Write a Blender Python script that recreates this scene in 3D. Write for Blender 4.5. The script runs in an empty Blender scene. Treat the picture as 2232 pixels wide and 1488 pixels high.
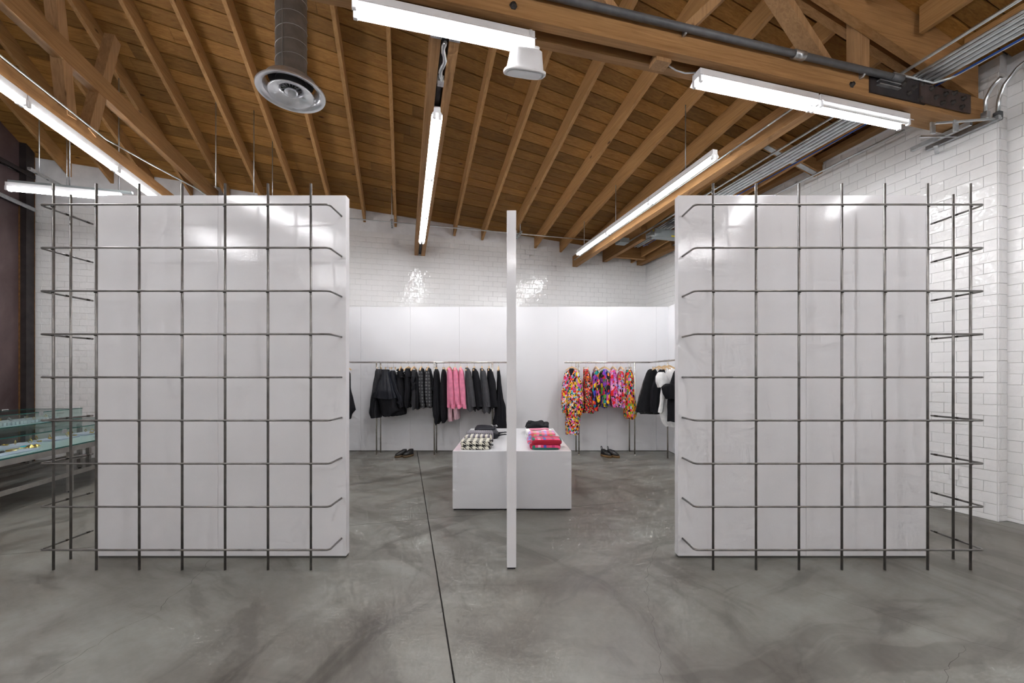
import bpy, bmesh, math, random
from mathutils import Vector, Matrix, noise as mnoise
R = random.Random(7)
col = bpy.context.scene.collection
scene = bpy.context.scene

# ------------------------------------------------------------------ camera, world, exposure
F, CX, HY, EYE = 900.0, 1116.0, 822.0, 1.3675
cam_d = bpy.data.cameras.new('camera'); cam = bpy.data.objects.new('camera', cam_d); col.objects.link(cam)
cam_d.sensor_width = 36; cam_d.lens = F / 2232 * 36; cam_d.shift_x = 0; cam_d.shift_y = (HY - 744) / 2232
cam_d.clip_start = 0.02
cam.location = (0, 0, EYE); cam.rotation_euler = (math.pi / 2, 0, 0)
scene.camera = cam
w = bpy.data.worlds.new('world'); scene.world = w; w.use_nodes = True
w.node_tree.nodes['Background'].inputs[0].default_value = (0.75, 0.8, 0.9, 1)
w.node_tree.nodes['Background'].inputs[1].default_value = 0.4
scene.view_settings.view_transform = 'Standard'; scene.view_settings.look = 'None'
scene.view_settings.gamma = 1; scene.view_settings.use_curve_mapping = False
scene.view_settings.exposure = 1.72
TUBE = 26.0        # emission of a lit fluorescent tube
TUBE_COL = (0.97, 0.975, 1.0, 1)
try:
    scene.cycles.max_bounces = 5; scene.cycles.diffuse_bounces = 4; scene.cycles.glossy_bounces = 3
    scene.cycles.use_adaptive_sampling = True; scene.cycles.adaptive_threshold = 0.08; scene.cycles.adaptive_min_samples = 12; scene.cycles.use_light_tree = False
    scene.cycles.transparent_max_bounces = 12; scene.cycles.use_denoising = True
    scene.cycles.sample_clamp_indirect = 8
except Exception:
    pass

# building frame: p = distance leftwards along the back wall, q = distance from the back wall
TH = math.radians(14.5)
CO = Vector((3.14, 9.68, 0))
BM = Matrix.Translation(CO) @ Matrix.Rotation(TH + math.pi, 4, 'Z')
BMI = BM.inverted()
def B(p, q, z=0): return BM @ Vector((p, q, z))
def PX(v): return (CX + F * v.x / v.y, HY - F * (v.z - EYE) / v.y)
QT = 5.75
def roof(p, q):
    qq = min(q, QT)
    return 4.22 + .068 * p + qq * (.035 + .037 * p)

# ------------------------------------------------------------------ materials
def newmat(name):
    m = bpy.data.materials.new(name); m.use_nodes = True
    nt = m.node_tree; b = nt.nodes['Principled BSDF']
    return m, nt, b
def lk(nt, a, b): nt.links.new(a, b)
def N(nt, t, **k):
    n = nt.nodes.new(t)
    for a, v in k.items(): setattr(n, a, v)
    return n
def coords(nt, scale=(1, 1, 1), kind='Object', loc=(0, 0, 0), rot=(0, 0, 0)):
    tc = N(nt, 'ShaderNodeTexCoord'); mp = N(nt, 'ShaderNodeMapping')
    mp.inputs['Scale'].default_value = scale; mp.inputs['Location'].default_value = loc; mp.inputs['Rotation'].default_value = rot
    lk(nt, tc.outputs[kind], mp.inputs[0]); return mp.outputs[0]
def noise(nt, vec, scale, detail=3, rough=.5, dist=0):
    n = N(nt, 'ShaderNodeTexNoise'); n.inputs['Scale'].default_value = scale; n.inputs['Detail'].default_value = detail
    n.inputs['Roughness'].default_value = rough; n.inputs['Distortion'].default_value = dist
    if vec is not None: lk(nt, vec, n.inputs['Vector'])
    return n
def ramp(nt, fac, stops, interp='LINEAR'):
    r = N(nt, 'ShaderNodeValToRGB'); cr = r.color_ramp; cr.interpolation = interp
    while len(cr.elements) < len(stops): cr.elements.new(0.5)
    for e, (pos, c) in zip(cr.elements, stops):
        e.position = pos; e.color = (c[0], c[1], c[2], 1) if len(c) == 3 else c
    lk(nt, fac, r.inputs[0]); return r
def mixc(nt, fac, a, b, mode='MIX'):
    m = N(nt, 'ShaderNodeMix'); m.data_type = 'RGBA'; m.blend_type = mode
    if isinstance(fac, (int, float)): m.inputs[0].default_value = fac
    else: lk(nt, fac, m.inputs[0])
    for s, v in ((6, a), (7, b)):
        if isinstance(v, tuple): m.inputs[s].default_value = (v[0], v[1], v[2], 1)
        else: lk(nt, v, m.inputs[s])
    return m.outputs[2]
def math_(nt, op, a, b=None, c=None):
    m = N(nt, 'ShaderNodeMath'); m.operation = op
    for i, v in enumerate((a, b, c)):
        if v is None: continue
        if isinstance(v, (int, float)): m.inputs[i].default_value = v
        else: lk(nt, v, m.inputs[i])
    return m.outputs[0]
def bump(nt, b, h, strength, dist=.01):
    n = N(nt, 'ShaderNodeBump'); n.inputs['Strength'].default_value = strength; n.inputs['Distance'].default_value = dist
    lk(nt, h, n.inputs['Height']); lk(nt, n.outputs[0], b.inputs['Normal'])
def pm(name, c, rough=.5, metal=0, var=.08, nscale=6, bmp=0, bscale=60, spec=None, coat=0):
    m, nt, b = newmat(name)
    v = coords(nt); n = noise(nt, v, nscale, 4)
    lo = tuple(max(0, x * (1 - var)) for x in c); hi = tuple(x * (1 + var) for x in c)
    r = ramp(nt, n.outputs[0], [(.3, lo), (.7, hi)]); lk(nt, r.outputs[0], b.inputs['Base Color'])
    b.inputs['Roughness'].default_value = rough; b.inputs['Metallic'].default_value = metal
    if spec is not None: b.inputs['Specular IOR Level'].default_value = spec
    if coat: b.inputs['Coat Weight'].default_value = coat; b.inputs['Coat Roughness'].default_value = .1
    if bmp:
        n2 = noise(nt, v, bscale, 2); bump(nt, b, n2.outputs[0], bmp, .004)
    return m
def wood(name, axis, dark, light, rough=.62, objvar=.35):
    m, nt, b = newmat(name)
    oi = N(nt, 'ShaderNodeObjectInfo')
    tc = N(nt, 'ShaderNodeTexCoord'); mp = N(nt, 'ShaderNodeMapping')
    sc = {'x': (.7, 16, 16), 'y': (16, .7, 16), 'z': (16, 16, .7)}[axis]
    mp.inputs['Scale'].default_value = sc
    cb = N(nt, 'ShaderNodeCombineXYZ')
    rr = math_(nt, 'MULTIPLY', oi.outputs['Random'], 37.0)
    for i in range(3): lk(nt, rr, cb.inputs[i])
    lk(nt, cb.outputs[0], mp.inputs['Location']); lk(nt, tc.outputs['Object'], mp.inputs[0])
    n1 = noise(nt, mp.outputs[0], 1.6, 5, .6, 1.6)
    wv = N(nt, 'ShaderNodeTexNoise'); wv.inputs['Scale'].default_value = 5; wv.inputs['Detail'].default_value = 6; wv.inputs['Roughness'].default_value = .7
    lk(nt, mp.outputs[0], wv.inputs['Vector'])
    f = math_(nt, 'ADD', math_(nt, 'MULTIPLY', n1.outputs[0], .65), math_(nt, 'MULTIPLY', wv.outputs[0], .35))
    r = ramp(nt, f, [(.32, dark), (.5, tuple((a + c) / 2 for a, c in zip(dark, light))), (.68, light)])
    vo = N(nt, 'ShaderNodeTexVoronoi'); vo.inputs['Scale'].default_value = 1.0
    mp2 = N(nt, 'ShaderNodeMapping'); mp2.inputs['Scale'].default_value = {'x': (1.6, 4, 4), 'y': (4, 1.6, 4), 'z': (4, 4, 1.6)}[axis]
    lk(nt, tc.outputs['Object'], mp2.inputs[0]); lk(nt, cb.outputs[0], mp2.inputs['Location']); lk(nt, mp2.outputs[0], vo.inputs['Vector'])
    kn = ramp(nt, vo.outputs['Distance'], [(.03, (.25, .2, .16)), (.085, (1, 1, 1))])
    c1 = mixc(nt, 1.0, r.outputs[0], kn.outputs[0], 'MULTIPLY')
    ov = ramp(nt, oi.outputs['Random'], [(0, (1 - objvar,) * 3), (1, (1 + objvar * .55,) * 3)])
    c2 = mixc(nt, 1.0, c1, ov.outputs[0], 'MULTIPLY')
    lk(nt, c2, b.inputs['Base Color']); b.inputs['Roughness'].default_value = rough
    b.inputs['Specular IOR Level'].default_value = .25
    bump(nt, b, wv.outputs[0], .25, .004)
    return m

M = {}
M['plank'] = wood('plank_wood', 'x', (.225, .098, .022), (.43, .220, .060), objvar=.34)
M['joist'] = wood('joist_wood', 'y', (.335, .168, .060), (.54, .310, .125), objvar=.14)
M['beamx'] = wood('chord_wood', 'x', (.27, .132, .046), (.48, .268, .112), objvar=.12)
M['beamy'] = wood('beam_wood', 'y', (.26, .128, .046), (.46, .258, .108), objvar=.12)
M['postz'] = wood('post_wood', 'z', (.29, .155, .068), (.50, .30, .145), objvar=.15)
M['deck'] = pm('roof_deck_dark', (.05, .025, .012), .9)
M['paint'] = pm('wall_paint', (.76, .76, .77), .7, bmp=.15, bscale=20)
M['grout'] = pm('grout', (.68, .67, .65), .85)
M['steel'] = pm('galvanised_steel', (.50, .52, .53), .35, .85, .15, 20)
M['zinc'] = pm('zinc_conduit', (.62, .65, .66), .28, .9, .1, 12)
M['pipe'] = pm('painted_grey_pipe', (.115, .118, .125), .5, .2, .2, 12)
M['rod'] = pm('raw_steel_rod', (.19, .18, .17), .34, .7, .25, 14, bmp=.1)
M['weld'] = pm('weld_scorch', (.03, .025, .02), .6, .4)
M['blacksteel'] = pm('black_steel', (.035, .028, .028), .55, .4, .3, 8)
M['plate'] = pm('rusty_plate', (.075, .05, .042), .6, .35, .45, 9, bmp=.2)
M['bolt'] = pm('bolt_steel', (.05, .042, .038), .5, .6)
M['whitemetal'] = pm('white_enamel', (.82, .82, .83), .35, 0, .03)
M['alu'] = pm('brushed_aluminium', (.70, .71, .74), .28, .6, .05, 10)
M['duct'] = pm('duct_metal', (.21, .195, .18), .45, .6, .2, 9)
M['ductseam'] = pm('duct_seam', (.42, .42, .42), .35, .7)
M['dark'] = pm('dark_void', (.012, .012, .014), .8)
M['chrome'] = pm('rack_steel', (.52, .49, .45), .25, .85, .08)
M['channel'] = pm('panel_base_channel', (.10, .098, .09), .5, .4)
M['plastic'] = pm('white_plastic', (.72, .72, .72), .4)
M['boxgrey'] = pm('electrical_box_grey', (.30, .335, .34), .45, .1)
M['bluecable'] = pm('blue_cable', (.02, .09, .40), .45)
M['yellow'] = pm('yellow_sticker', (.75, .6, .05), .5)
M['hangerwood'] = pm('hanger_wood', (.62, .42, .22), .4, 0, .15, 30)
M['wire'] = pm('hanger_wire', (.6, .6, .62), .25, .9)
M['frame'] = pm('showcase_frame_metal', (.37, .355, .33), .42, .6, .12, 14)
M['glassedge'] = pm('glass_edge_green', (.01, .10, .085), .2)
M['deckglass'] = pm('showcase_deck_glass', (.62, .74, .74), .12, 0, .03)

def mat_panel():
    m, nt, b = newmat('glossy_white_laminate')
    v = coords(nt)
    n = noise(nt, v, 2.2, 3)
    r = ramp(nt, n.outputs[0], [(.3, (.655, .643, .652)), (.7, (.685, .675, .685))]); lk(nt, r.outputs[0], b.inputs['Base Color'])
    b.inputs['Roughness'].default_value = .085
    b.inputs['IOR'].default_value = 1.5
    n2 = noise(nt, v, 150, 2); bump(nt, b, n2.outputs[0], .10, .0025)
    return m
M['panel'] = mat_panel()
def mat_rear():
    m, nt, b = newmat('satin_white_wall_panel')
    v = coords(nt); n = noise(nt, v, 1.5, 3)
    r = ramp(nt, n.outputs[0], [(.3, (.70, .70, .715)), (.7, (.73, .73, .745))]); lk(nt, r.outputs[0], b.inputs['Base Color'])
    b.inputs['Roughness'].default_value = .19
    n2 = noise(nt, v, 5, 2); bump(nt, b, n2.outputs[0], .03, .01)
    return m
M['rear'] = mat_rear()
def mat_tile():
    m, nt, b = newmat('glazed_white_tile')
    oi = N(nt, 'ShaderNodeObjectInfo'); v = coords(nt)
    geo = N(nt, 'ShaderNodeNewGeometry')
    n = noise(nt, geo.outputs['Position'], 1.4, 3)
    r = ramp(nt, n.outputs[0], [(.3, (.76, .755, .745)), (.7, (.82, .815, .81))])
    lk(nt, r.outputs[0], b.inputs['Base Color']); b.inputs['Roughness'].default_value = .05
    n2 = noise(nt, geo.outputs['Position'], 14, 2, .5, .6); bump(nt, b, n2.outputs[0], .30, .02)
    return m
M['tile'] = mat_tile()
def mat_floor():
    m, nt, b = newmat('polished_concrete')
    tc = N(nt, 'ShaderNodeNewGeometry')
    def mp(scale, rot=0, loc=(0, 0, 0), src=None):
        k = N(nt, 'ShaderNodeMapping'); k.inputs['Scale'].default_value = scale; k.inputs['Rotation'].default_value = (0, 0, rot)
        k.inputs['Location'].default_value = loc
        lk(nt, src if src is not None else tc.outputs['Position'], k.inputs[0]); return k.outputs[0]
    big = noise(nt, mp((.9, .9, 1)), 1.0, 6, .6, .9)
    big2 = noise(nt, mp((1, 1, 1), 0, (5, 3, 0)), .45, 3, .5, .4)
    # trowel arcs: polar coordinates about a few centres so that streaks sweep in wide curves
    def arcs(cx, cy, sr, sa, loc):
        sx = N(nt, 'ShaderNodeSeparateXYZ'); lk(nt, mp((1, 1, 1), 0, (-cx, -cy, 0)), sx.inputs[0])
        wob = noise(nt, mp((1, 1, 1), 0, loc), .8, 3)
        r = math_(nt, 'SQRT', math_(nt, 'ADD', math_(nt, 'MULTIPLY', sx.outputs[0], sx.outputs[0]), math_(nt, 'MULTIPLY', sx.outputs[1], sx.outputs[1])))
        r = math_(nt, 'ADD', r, math_(nt, 'MULTIPLY', wob.outputs[0], .7))
        a = math_(nt, 'ARCTAN2', sx.outputs[1], sx.outputs[0])
        cb = N(nt, 'ShaderNodeCombineXYZ'); lk(nt, math_(nt, 'MULTIPLY', r, sr), cb.inputs[0]); lk(nt, math_(nt, 'MULTIPLY', a, sa), cb.inputs[1])
        cb.inputs[2].default_value = loc[0]
        return noise(nt, cb.outputs[0], 1.0, 5, .62, .35)
    A1 = arcs(3.4, .2, 3.4, 1.6, (3, 1, 0)); A2 = arcs(-3.6, .9, 3.0, 2.0, (7, 2, 0)); A3 = arcs(.4, 7.5, 3.2, 2.6, (1, 8, 0))
    fine = noise(nt, mp((1, 1, 1)), 26, 5, .7)
    c = ramp(nt, big.outputs[0], [(.28, (.108, .097, .083)), (.5, (.160, .155, .139)), (.72, (.206, .206, .187))])
    x = c.outputs[0]
    for A, lo in ((A1, .74), (A2, .80), (A3, .80)):
        t = ramp(nt, A.outputs[0], [(.37, (lo * .90, lo * .875, lo * .85)), (.435, (.95, .94, .93)), (.56, (1.05, 1.055, 1.055)), (.70, (1.15, 1.16, 1.16))])
        x = mixc(nt, 1, x, t.outputs[0], 'MULTIPLY')
    t = ramp(nt, big2.outputs[0], [(.36, (.78, .745, .71)), (.56, (1.07, 1.08, 1.08))]); x = mixc(nt, 1, x, t.outputs[0], 'MULTIPLY')
    fi = ramp(nt, fine.outputs[0], [(.25, (.92, .92, .92)), (.6, (1.04, 1.04, 1.04))]); x = mixc(nt, 1, x, fi.outputs[0], 'MULTIPLY')
    v2 = N(nt, 'ShaderNodeTexVoronoi'); v2.inputs['Scale'].default_value = 1.3; lk(nt, mp((1, 1, 1)), v2.inputs['Vector'])
    sp = ramp(nt, v2.outputs['Distance'], [(.014, (.74, .72, .70)), (.026, (1, 1, 1))]); x = mixc(nt, 1, x, sp.outputs[0], 'MULTIPLY')
    lk(nt, x, b.inputs['Base Color'])
    rr = ramp(nt, A1.outputs[0], [(.3, (.34,) * 3), (.7, (.5,) * 3)]); lk(nt, rr.outputs[0], b.inputs['Roughness'])
    bump(nt, b, fine.outputs[0], .05, .004)
    return m
M['floor'] = mat_floor()
M['joint'] = pm('floor_joint', (.03, .027, .024), .9)
def mat_rust():
    m, nt, b = newmat('patinated_steel_sheet')
    v = coords(nt); n = noise(nt, v, 1.1, 6, .6, .5); n2 = noise(nt, v, 14, 4, .7)
    r = ramp(nt, n.outputs[0], [(.3, (.07, .042, .043)), (.55, (.13, .088, .088)), (.75, (.18, .135, .13))])
    s = ramp(nt, n2.outputs[0], [(.68, (0, 0, 0)), (.74, (1, 1, 1))])
    lk(nt, mixc(nt, math_(nt, 'MULTIPLY', s.outputs[0], .25), r.outputs[0], (.2, .18, .17)), b.inputs['Base Color'])
    b.inputs['Roughness'].default_value = .42; b.inputs['Metallic'].default_value = .3
    return m
M['rust'] = mat_rust()
M['rustedge'] = pm('rust_edge', (.14, .065, .02), .7, 0, .4, 20)
def mat_emit(name, s):
    m, nt, b = newmat(name); nt.nodes.remove(b)
    e = N(nt, 'ShaderNodeEmission'); e.inputs[0].default_value = TUBE_COL; e.inputs[1].default_value = s
    lk(nt, e.outputs[0], nt.nodes['Material Output'].inputs[0]); return m
M['tube'] = mat_emit('lit_tube', TUBE)
M['tube'].cycles.emission_sampling = 'FRONT'
M['tubeoff'] = pm('unlit_tube', (.8, .8, .78), .3)
def mat_glass():
    m, nt, b = newmat('clear_glass'); nt.nodes.remove(b)
    tr = N(nt, 'ShaderNodeBsdfTransparent'); tr.inputs[0].default_value = (.90, .955, .945, 1)
    gl = N(nt, 'ShaderNodeBsdfGlossy'); gl.inputs['Roughness'].default_value = .02
    fr = N(nt, 'ShaderNodeLayerWeight'); fr.inputs[0].default_value = .5
    ff = math_(nt, 'ADD', math_(nt, 'MULTIPLY', math_(nt, 'POWER', fr.outputs['Facing'], 4.0), .55), .03)
    mx = N(nt, 'ShaderNodeMixShader'); lk(nt, ff, mx.inputs[0]); lk(nt, tr.outputs[0], mx.inputs[1]); lk(nt, gl.outputs[0], mx.inputs[2])
    lk(nt, mx.outputs[0], nt.nodes['Material Output'].inputs[0]); return m
M['glass'] = mat_glass()

# fabrics
def fabric(name, c, rough=.85, var=.12, nscale=14, sheen=.2, bmp=.5):
    m, nt, b = newmat(name)
    v = coords(nt); n = noise(nt, v, nscale, 4)
    lo = tuple(max(0, x * (1 - var)) for x in c); hi = tuple(x * (1 + var) for x in c)
    r = ramp(nt, n.outputs[0], [(.3, lo), (.7, hi)]); lk(nt, r.outputs[0], b.inputs['Base Color'])
    b.inputs['Roughness'].default_value = rough; b.inputs['Sheen Weight'].default_value = sheen * .3
    b.inputs['Specular IOR Level'].default_value = .25
    n2 = noise(nt, coords(nt, (1, 1, .25)), 40, 3); bump(nt, b, n2.outputs[0], bmp, .008)
    return m
M['blackfab'] = fabric('black_cloth', (.0065, .0065, .009), .8, sheen=0)
M['blacksatin'] = fabric('black_satin', (.008, .009, .014), .45, sheen=0)
M['charcoal'] = fabric('charcoal_cloth', (.030, .030, .034), .85)
M['greywool'] = fabric('grey_suiting', (.058, .058, .064), .9)
M['pink'] = fabric('pink_cloth', (.70, .215, .33), .7)
M['palepink'] = fabric('pale_pink_cloth', (.62, .40, .45), .7)
M['white'] = fabric('white_cloth', (.80, .80, .79), .7)
M['whitefab'] = M['white']
def tulle():
    m, nt, b = newmat('black_tulle')
    b.inputs['Base Color'].default_value = (.012, .012, .014, 1); b.inputs['Roughness'].default_value = .9
    v = coords(nt, (60, 60, 3)); n = noise(nt, v, 1, 2)
    tr = N(nt, 'ShaderNodeBsdfTransparent'); mx = N(nt, 'ShaderNodeMixShader')
    f = ramp(nt, n.outputs[0], [(.35, (.35,) * 3), (.65, (.75,) * 3)])
    lk(nt, f.outputs[0], mx.inputs[0]); lk(nt, tr.outputs[0], mx.inputs[1]); lk(nt, b.outputs[0], mx.inputs[2])
    lk(nt, mx.outputs[0], nt.nodes['Material Output'].inputs[0]); return m
M['tulle'] = tulle()
def cells(name, cols, scale, aniso=(1, 1, 1), metric='CHEBYCHEV', rnd=.7, dark=.3, rot=(0, 0, 0)):
    m, nt, b = newmat(name)
    v = coords(nt, aniso, rot=rot)
    vo = N(nt, 'ShaderNodeTexVoronoi'); vo.distance = metric; vo.inputs['Scale'].default_value = scale; vo.inputs['Randomness'].default_value = rnd
    lk(nt, v, vo.inputs['Vector'])
    sp = N(nt, 'ShaderNodeSeparateColor'); lk(nt, vo.outputs['Color'], sp.inputs[0])
    st = [(i / len(cols), c) for i, c in enumerate(cols)]
    r = ramp(nt, sp.outputs[0], st, 'CONSTANT')
    vo2 = N(nt, 'ShaderNodeTexVoronoi'); vo2.distance = 'MANHATTAN'; vo2.inputs['Scale'].default_value = scale * 1.9; vo2.inputs['Randomness'].default_value = rnd
    lk(nt, v, vo2.inputs['Vector']); sp2 = N(nt, 'ShaderNodeSeparateColor'); lk(nt, vo2.outputs['Color'], sp2.inputs[0])
    g = ramp(nt, sp2.outputs[1], [(0, (1, 1, 1)), (dark, (0, 0, 0))], 'CONSTANT')
    r2 = ramp(nt, sp2.outputs[2], [(0, (.008, .006, .01)), (.45, cols[1]), (.7, cols[-1])], 'CONSTANT')
    lk(nt, mixc(nt, g.outputs[0], r.outputs[0], r2.outputs[0]), b.inputs['Base Color'])
    b.inputs['Roughness'].default_value = .75; b.inputs['Specular IOR Level'].default_value = .25
    return m
RED, YEL, TEAL, MAG, BLU, ORG, BLK, PNK, LBL, GRN, PUR = (.75, .02, .025), (.85, .55, .02), (.01, .28, .26), (.62, .08, .38), (.04, .06, .42), (.85, .22, .03), (.01, .008, .012), (.85, .38, .5), (.35, .55, .75), (.12, .35, .05), (.25, .05, .4)
M['multi'] = cells('multicolour_geometric_print', [YEL, RED, TEAL, MAG, LBL, ORG, PNK, YEL, (.72, .7, .7), BLK], 36, (1, 1, .8), dark=.22)
M['multistripe'] = cells('multicolour_column_print', [YEL, ORG, TEAL, RED, YEL, MAG, LBL, BLK, GRN, RED], 34, (1.2, 1.2, .6), rnd=.35, dark=.22)
M['reddot'] = cells('red_sequin_print', [RED, (.5, .02, .05), GRN, RED, ORG, TEAL, RED, PNK, BLK], 42, metric='EUCLIDEAN', dark=.35)
M['bluemulti'] = cells('blue_purple_abstract_print', [BLU, RED, PUR, TEAL, YEL, BLU, MAG, ORG, BLK], 20, (1, 1, .6), dark=.3, rot=(.5, .3, .2))
M['greenmulti'] = cells('dark_green_purple_check_print', [BLU, (.1, .15, .03), RED, PUR, BLK, GRN, TEAL, YEL, PUR], 20, (1, 1, .7), dark=.35)
M['pinkdot'] = cells('pink_print_with_red_dots', [PNK, (.6, .25, .6), RED, PNK, (.45, .4, .75), RED, MAG], 22, metric='EUCLIDEAN', dark=.22)
M['orchid'] = cells('orchid_print_with_red_checks', [(.6, .12, .4), (.35, .35, .75), RED, PNK, (.6, .12, .4), RED, (.4, .3, .1)], 24, metric='EUCLIDEAN', dark=.22)
def rings_mat():
    m, nt, b = newmat('charcoal_cloth_with_grey_circles')
    vo = N(nt, 'ShaderNodeTexVoronoi'); vo.inputs['Scale'].default_value = 18; vo.inputs['Randomness'].default_value = .15
    vo.voronoi_dimensions = '2D'
    tc = N(nt, 'ShaderNodeTexCoord'); sx = N(nt, 'ShaderNodeSeparateXYZ'); cb = N(nt, 'ShaderNodeCombineXYZ')
    lk(nt, tc.outputs['Object'], sx.inputs[0])
    lk(nt, math_(nt, 'ADD', sx.outputs[0], math_(nt, 'MULTIPLY', sx.outputs[1], .8)), cb.inputs[0]); lk(nt, sx.outputs[2], cb.inputs[1])
    lk(nt, cb.outputs[0], vo.inputs['Vector'])
    r = ramp(nt, vo.outputs['Distance'], [(.0, (.12, .12, .125)), (.24, (.10, .10, .105)), (.36, (.02, .02, .023))])
    lk(nt, r.outputs[0], b.inputs['Base Color']); b.inputs['Roughness'].default_value = .8; return m
M['circles'] = rings_mat()
def houndstooth():
    m, nt, b = newmat('houndstooth_knit')
    tc = N(nt, 'ShaderNodeTexCoord'); sx = N(nt, 'ShaderNodeSeparateXYZ'); lk(nt, tc.outputs['Object'], sx.inputs[0])
    s = 30.0
    u = math_(nt, 'MULTIPLY', sx.outputs[0], s); v = math_(nt, 'MULTIPLY', math_(nt, 'ADD', sx.outputs[2], sx.outputs[1]), s * 1.3)
    a = math_(nt, 'FLOORED_MODULO', math_(nt, 'FLOOR', u), 2.0); c = math_(nt, 'FLOORED_MODULO', math_(nt, 'FLOOR', v), 2.0)
    d = math_(nt, 'GREATER_THAN', math_(nt, 'FRACT', math_(nt, 'ADD', u, v)), .5)
    same = math_(nt, 'COMPARE', a, c, .1)
    f = math_(nt, 'ADD', math_(nt, 'MULTIPLY', same, a), math_(nt, 'MULTIPLY', math_(nt, 'SUBTRACT', 1.0, same), d))
    lk(nt, mixc(nt, f, (.012, .012, .012), (.72, .69, .58)), b.inputs['Base Color']); b.inputs['Roughness'].default_value = .9
    return m
M['hound'] = houndstooth()
def stripes(name, cols, scale, axis=0, scale2=None, cols2=None):
    m, nt, b = newmat(name)
    tc = N(nt, 'ShaderNodeTexCoord'); sx = N(nt, 'ShaderNodeSeparateXYZ'); lk(nt, tc.outputs['Object'], sx.inputs[0])
    u = math_(nt, 'FRACT', math_(nt, 'MULTIPLY', sx.outputs[axis], scale))
    r = ramp(nt, u, [(i / len(cols), c) for i, c in enumerate(cols)], 'CONSTANT'); o = r.outputs[0]
    if scale2:
        v = math_(nt, 'FRACT', math_(nt, 'MULTIPLY', math_(nt, 'ADD', sx.outputs[1 - axis], math_(nt, 'MULTIPLY', sx.outputs[2], 1.3)), scale2))
        st = []
        for i, c in enumerate(cols2): st.append((i / len(cols2), c if c else (0, 0, 0)))
        r2 = ramp(nt, v, st, 'CONSTANT')
        g = ramp(nt, v, [(i / len(cols2), (1, 1, 1) if c else (0, 0, 0)) for i, c in enumerate(cols2)], 'CONSTANT')
        o = mixc(nt, g.outputs[0], o, r2.outputs[0])
    lk(nt, o, b.inputs['Base Color']); b.inputs['Roughness'].default_value = .8
    return m
HP = (.80, .07, .20); DR = (.42, .005, .03)
M['plaid'] = stripes('pink_plaid_wool', [HP, HP, (.55, .02, .16), HP, HP, (.02, .17, .12), HP, PNK, HP, (.08, .08, .45)], 3.4, 0, 4.2, [None, None, (.02, .17, .12), None, DR, DR])
M['rainbow'] = stripes('multicolour_check_knit', [(.75, .25, .3), (.3, .4, .75), (.85, .15, .12), (.55, .5, .15), (.8, .35, .5), (.15, .35, .2)], 5.5, 0, 10, [None, (.75, .12, .2), None, (.35, .3, .7)])
M['greystripe'] = stripes('grey_and_cream_ribbed_knit', [(.12, .11, .13), (.12, .11, .13), (.6, .57, .45), (.5, .48, .45)], 18, 0)
M['greychain'] = stripes('grey_knit_with_chain_trim', [(.15, .14, .15), (.3, .3, .3), (.02, .02, .02)], 40, 0, 7, [None, (.17, .16, .18), (.17, .16, .18), (.17, .16, .18)])
M['gold'] = pm('gold_metal', (.85, .55, .15), .22, 1, .1)
M['silver'] = pm('silver_metal', (.75, .75, .76), .2, 1, .1)
M['turq'] = pm('turquoise_stone', (.02, .38, .5), .3)
M['trayw'] = pm('display_tray_felt', (.50, .50, .62), .8)
M['shoe'] = pm('shoe_black_leather', (.009, .008, .008), .4, 0, .3)
M['gum'] = pm('gum_sole', (.15, .085, .03), .6)
M['wornsole'] = pm('brown_sole', (.09, .055, .025), .6)

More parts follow.
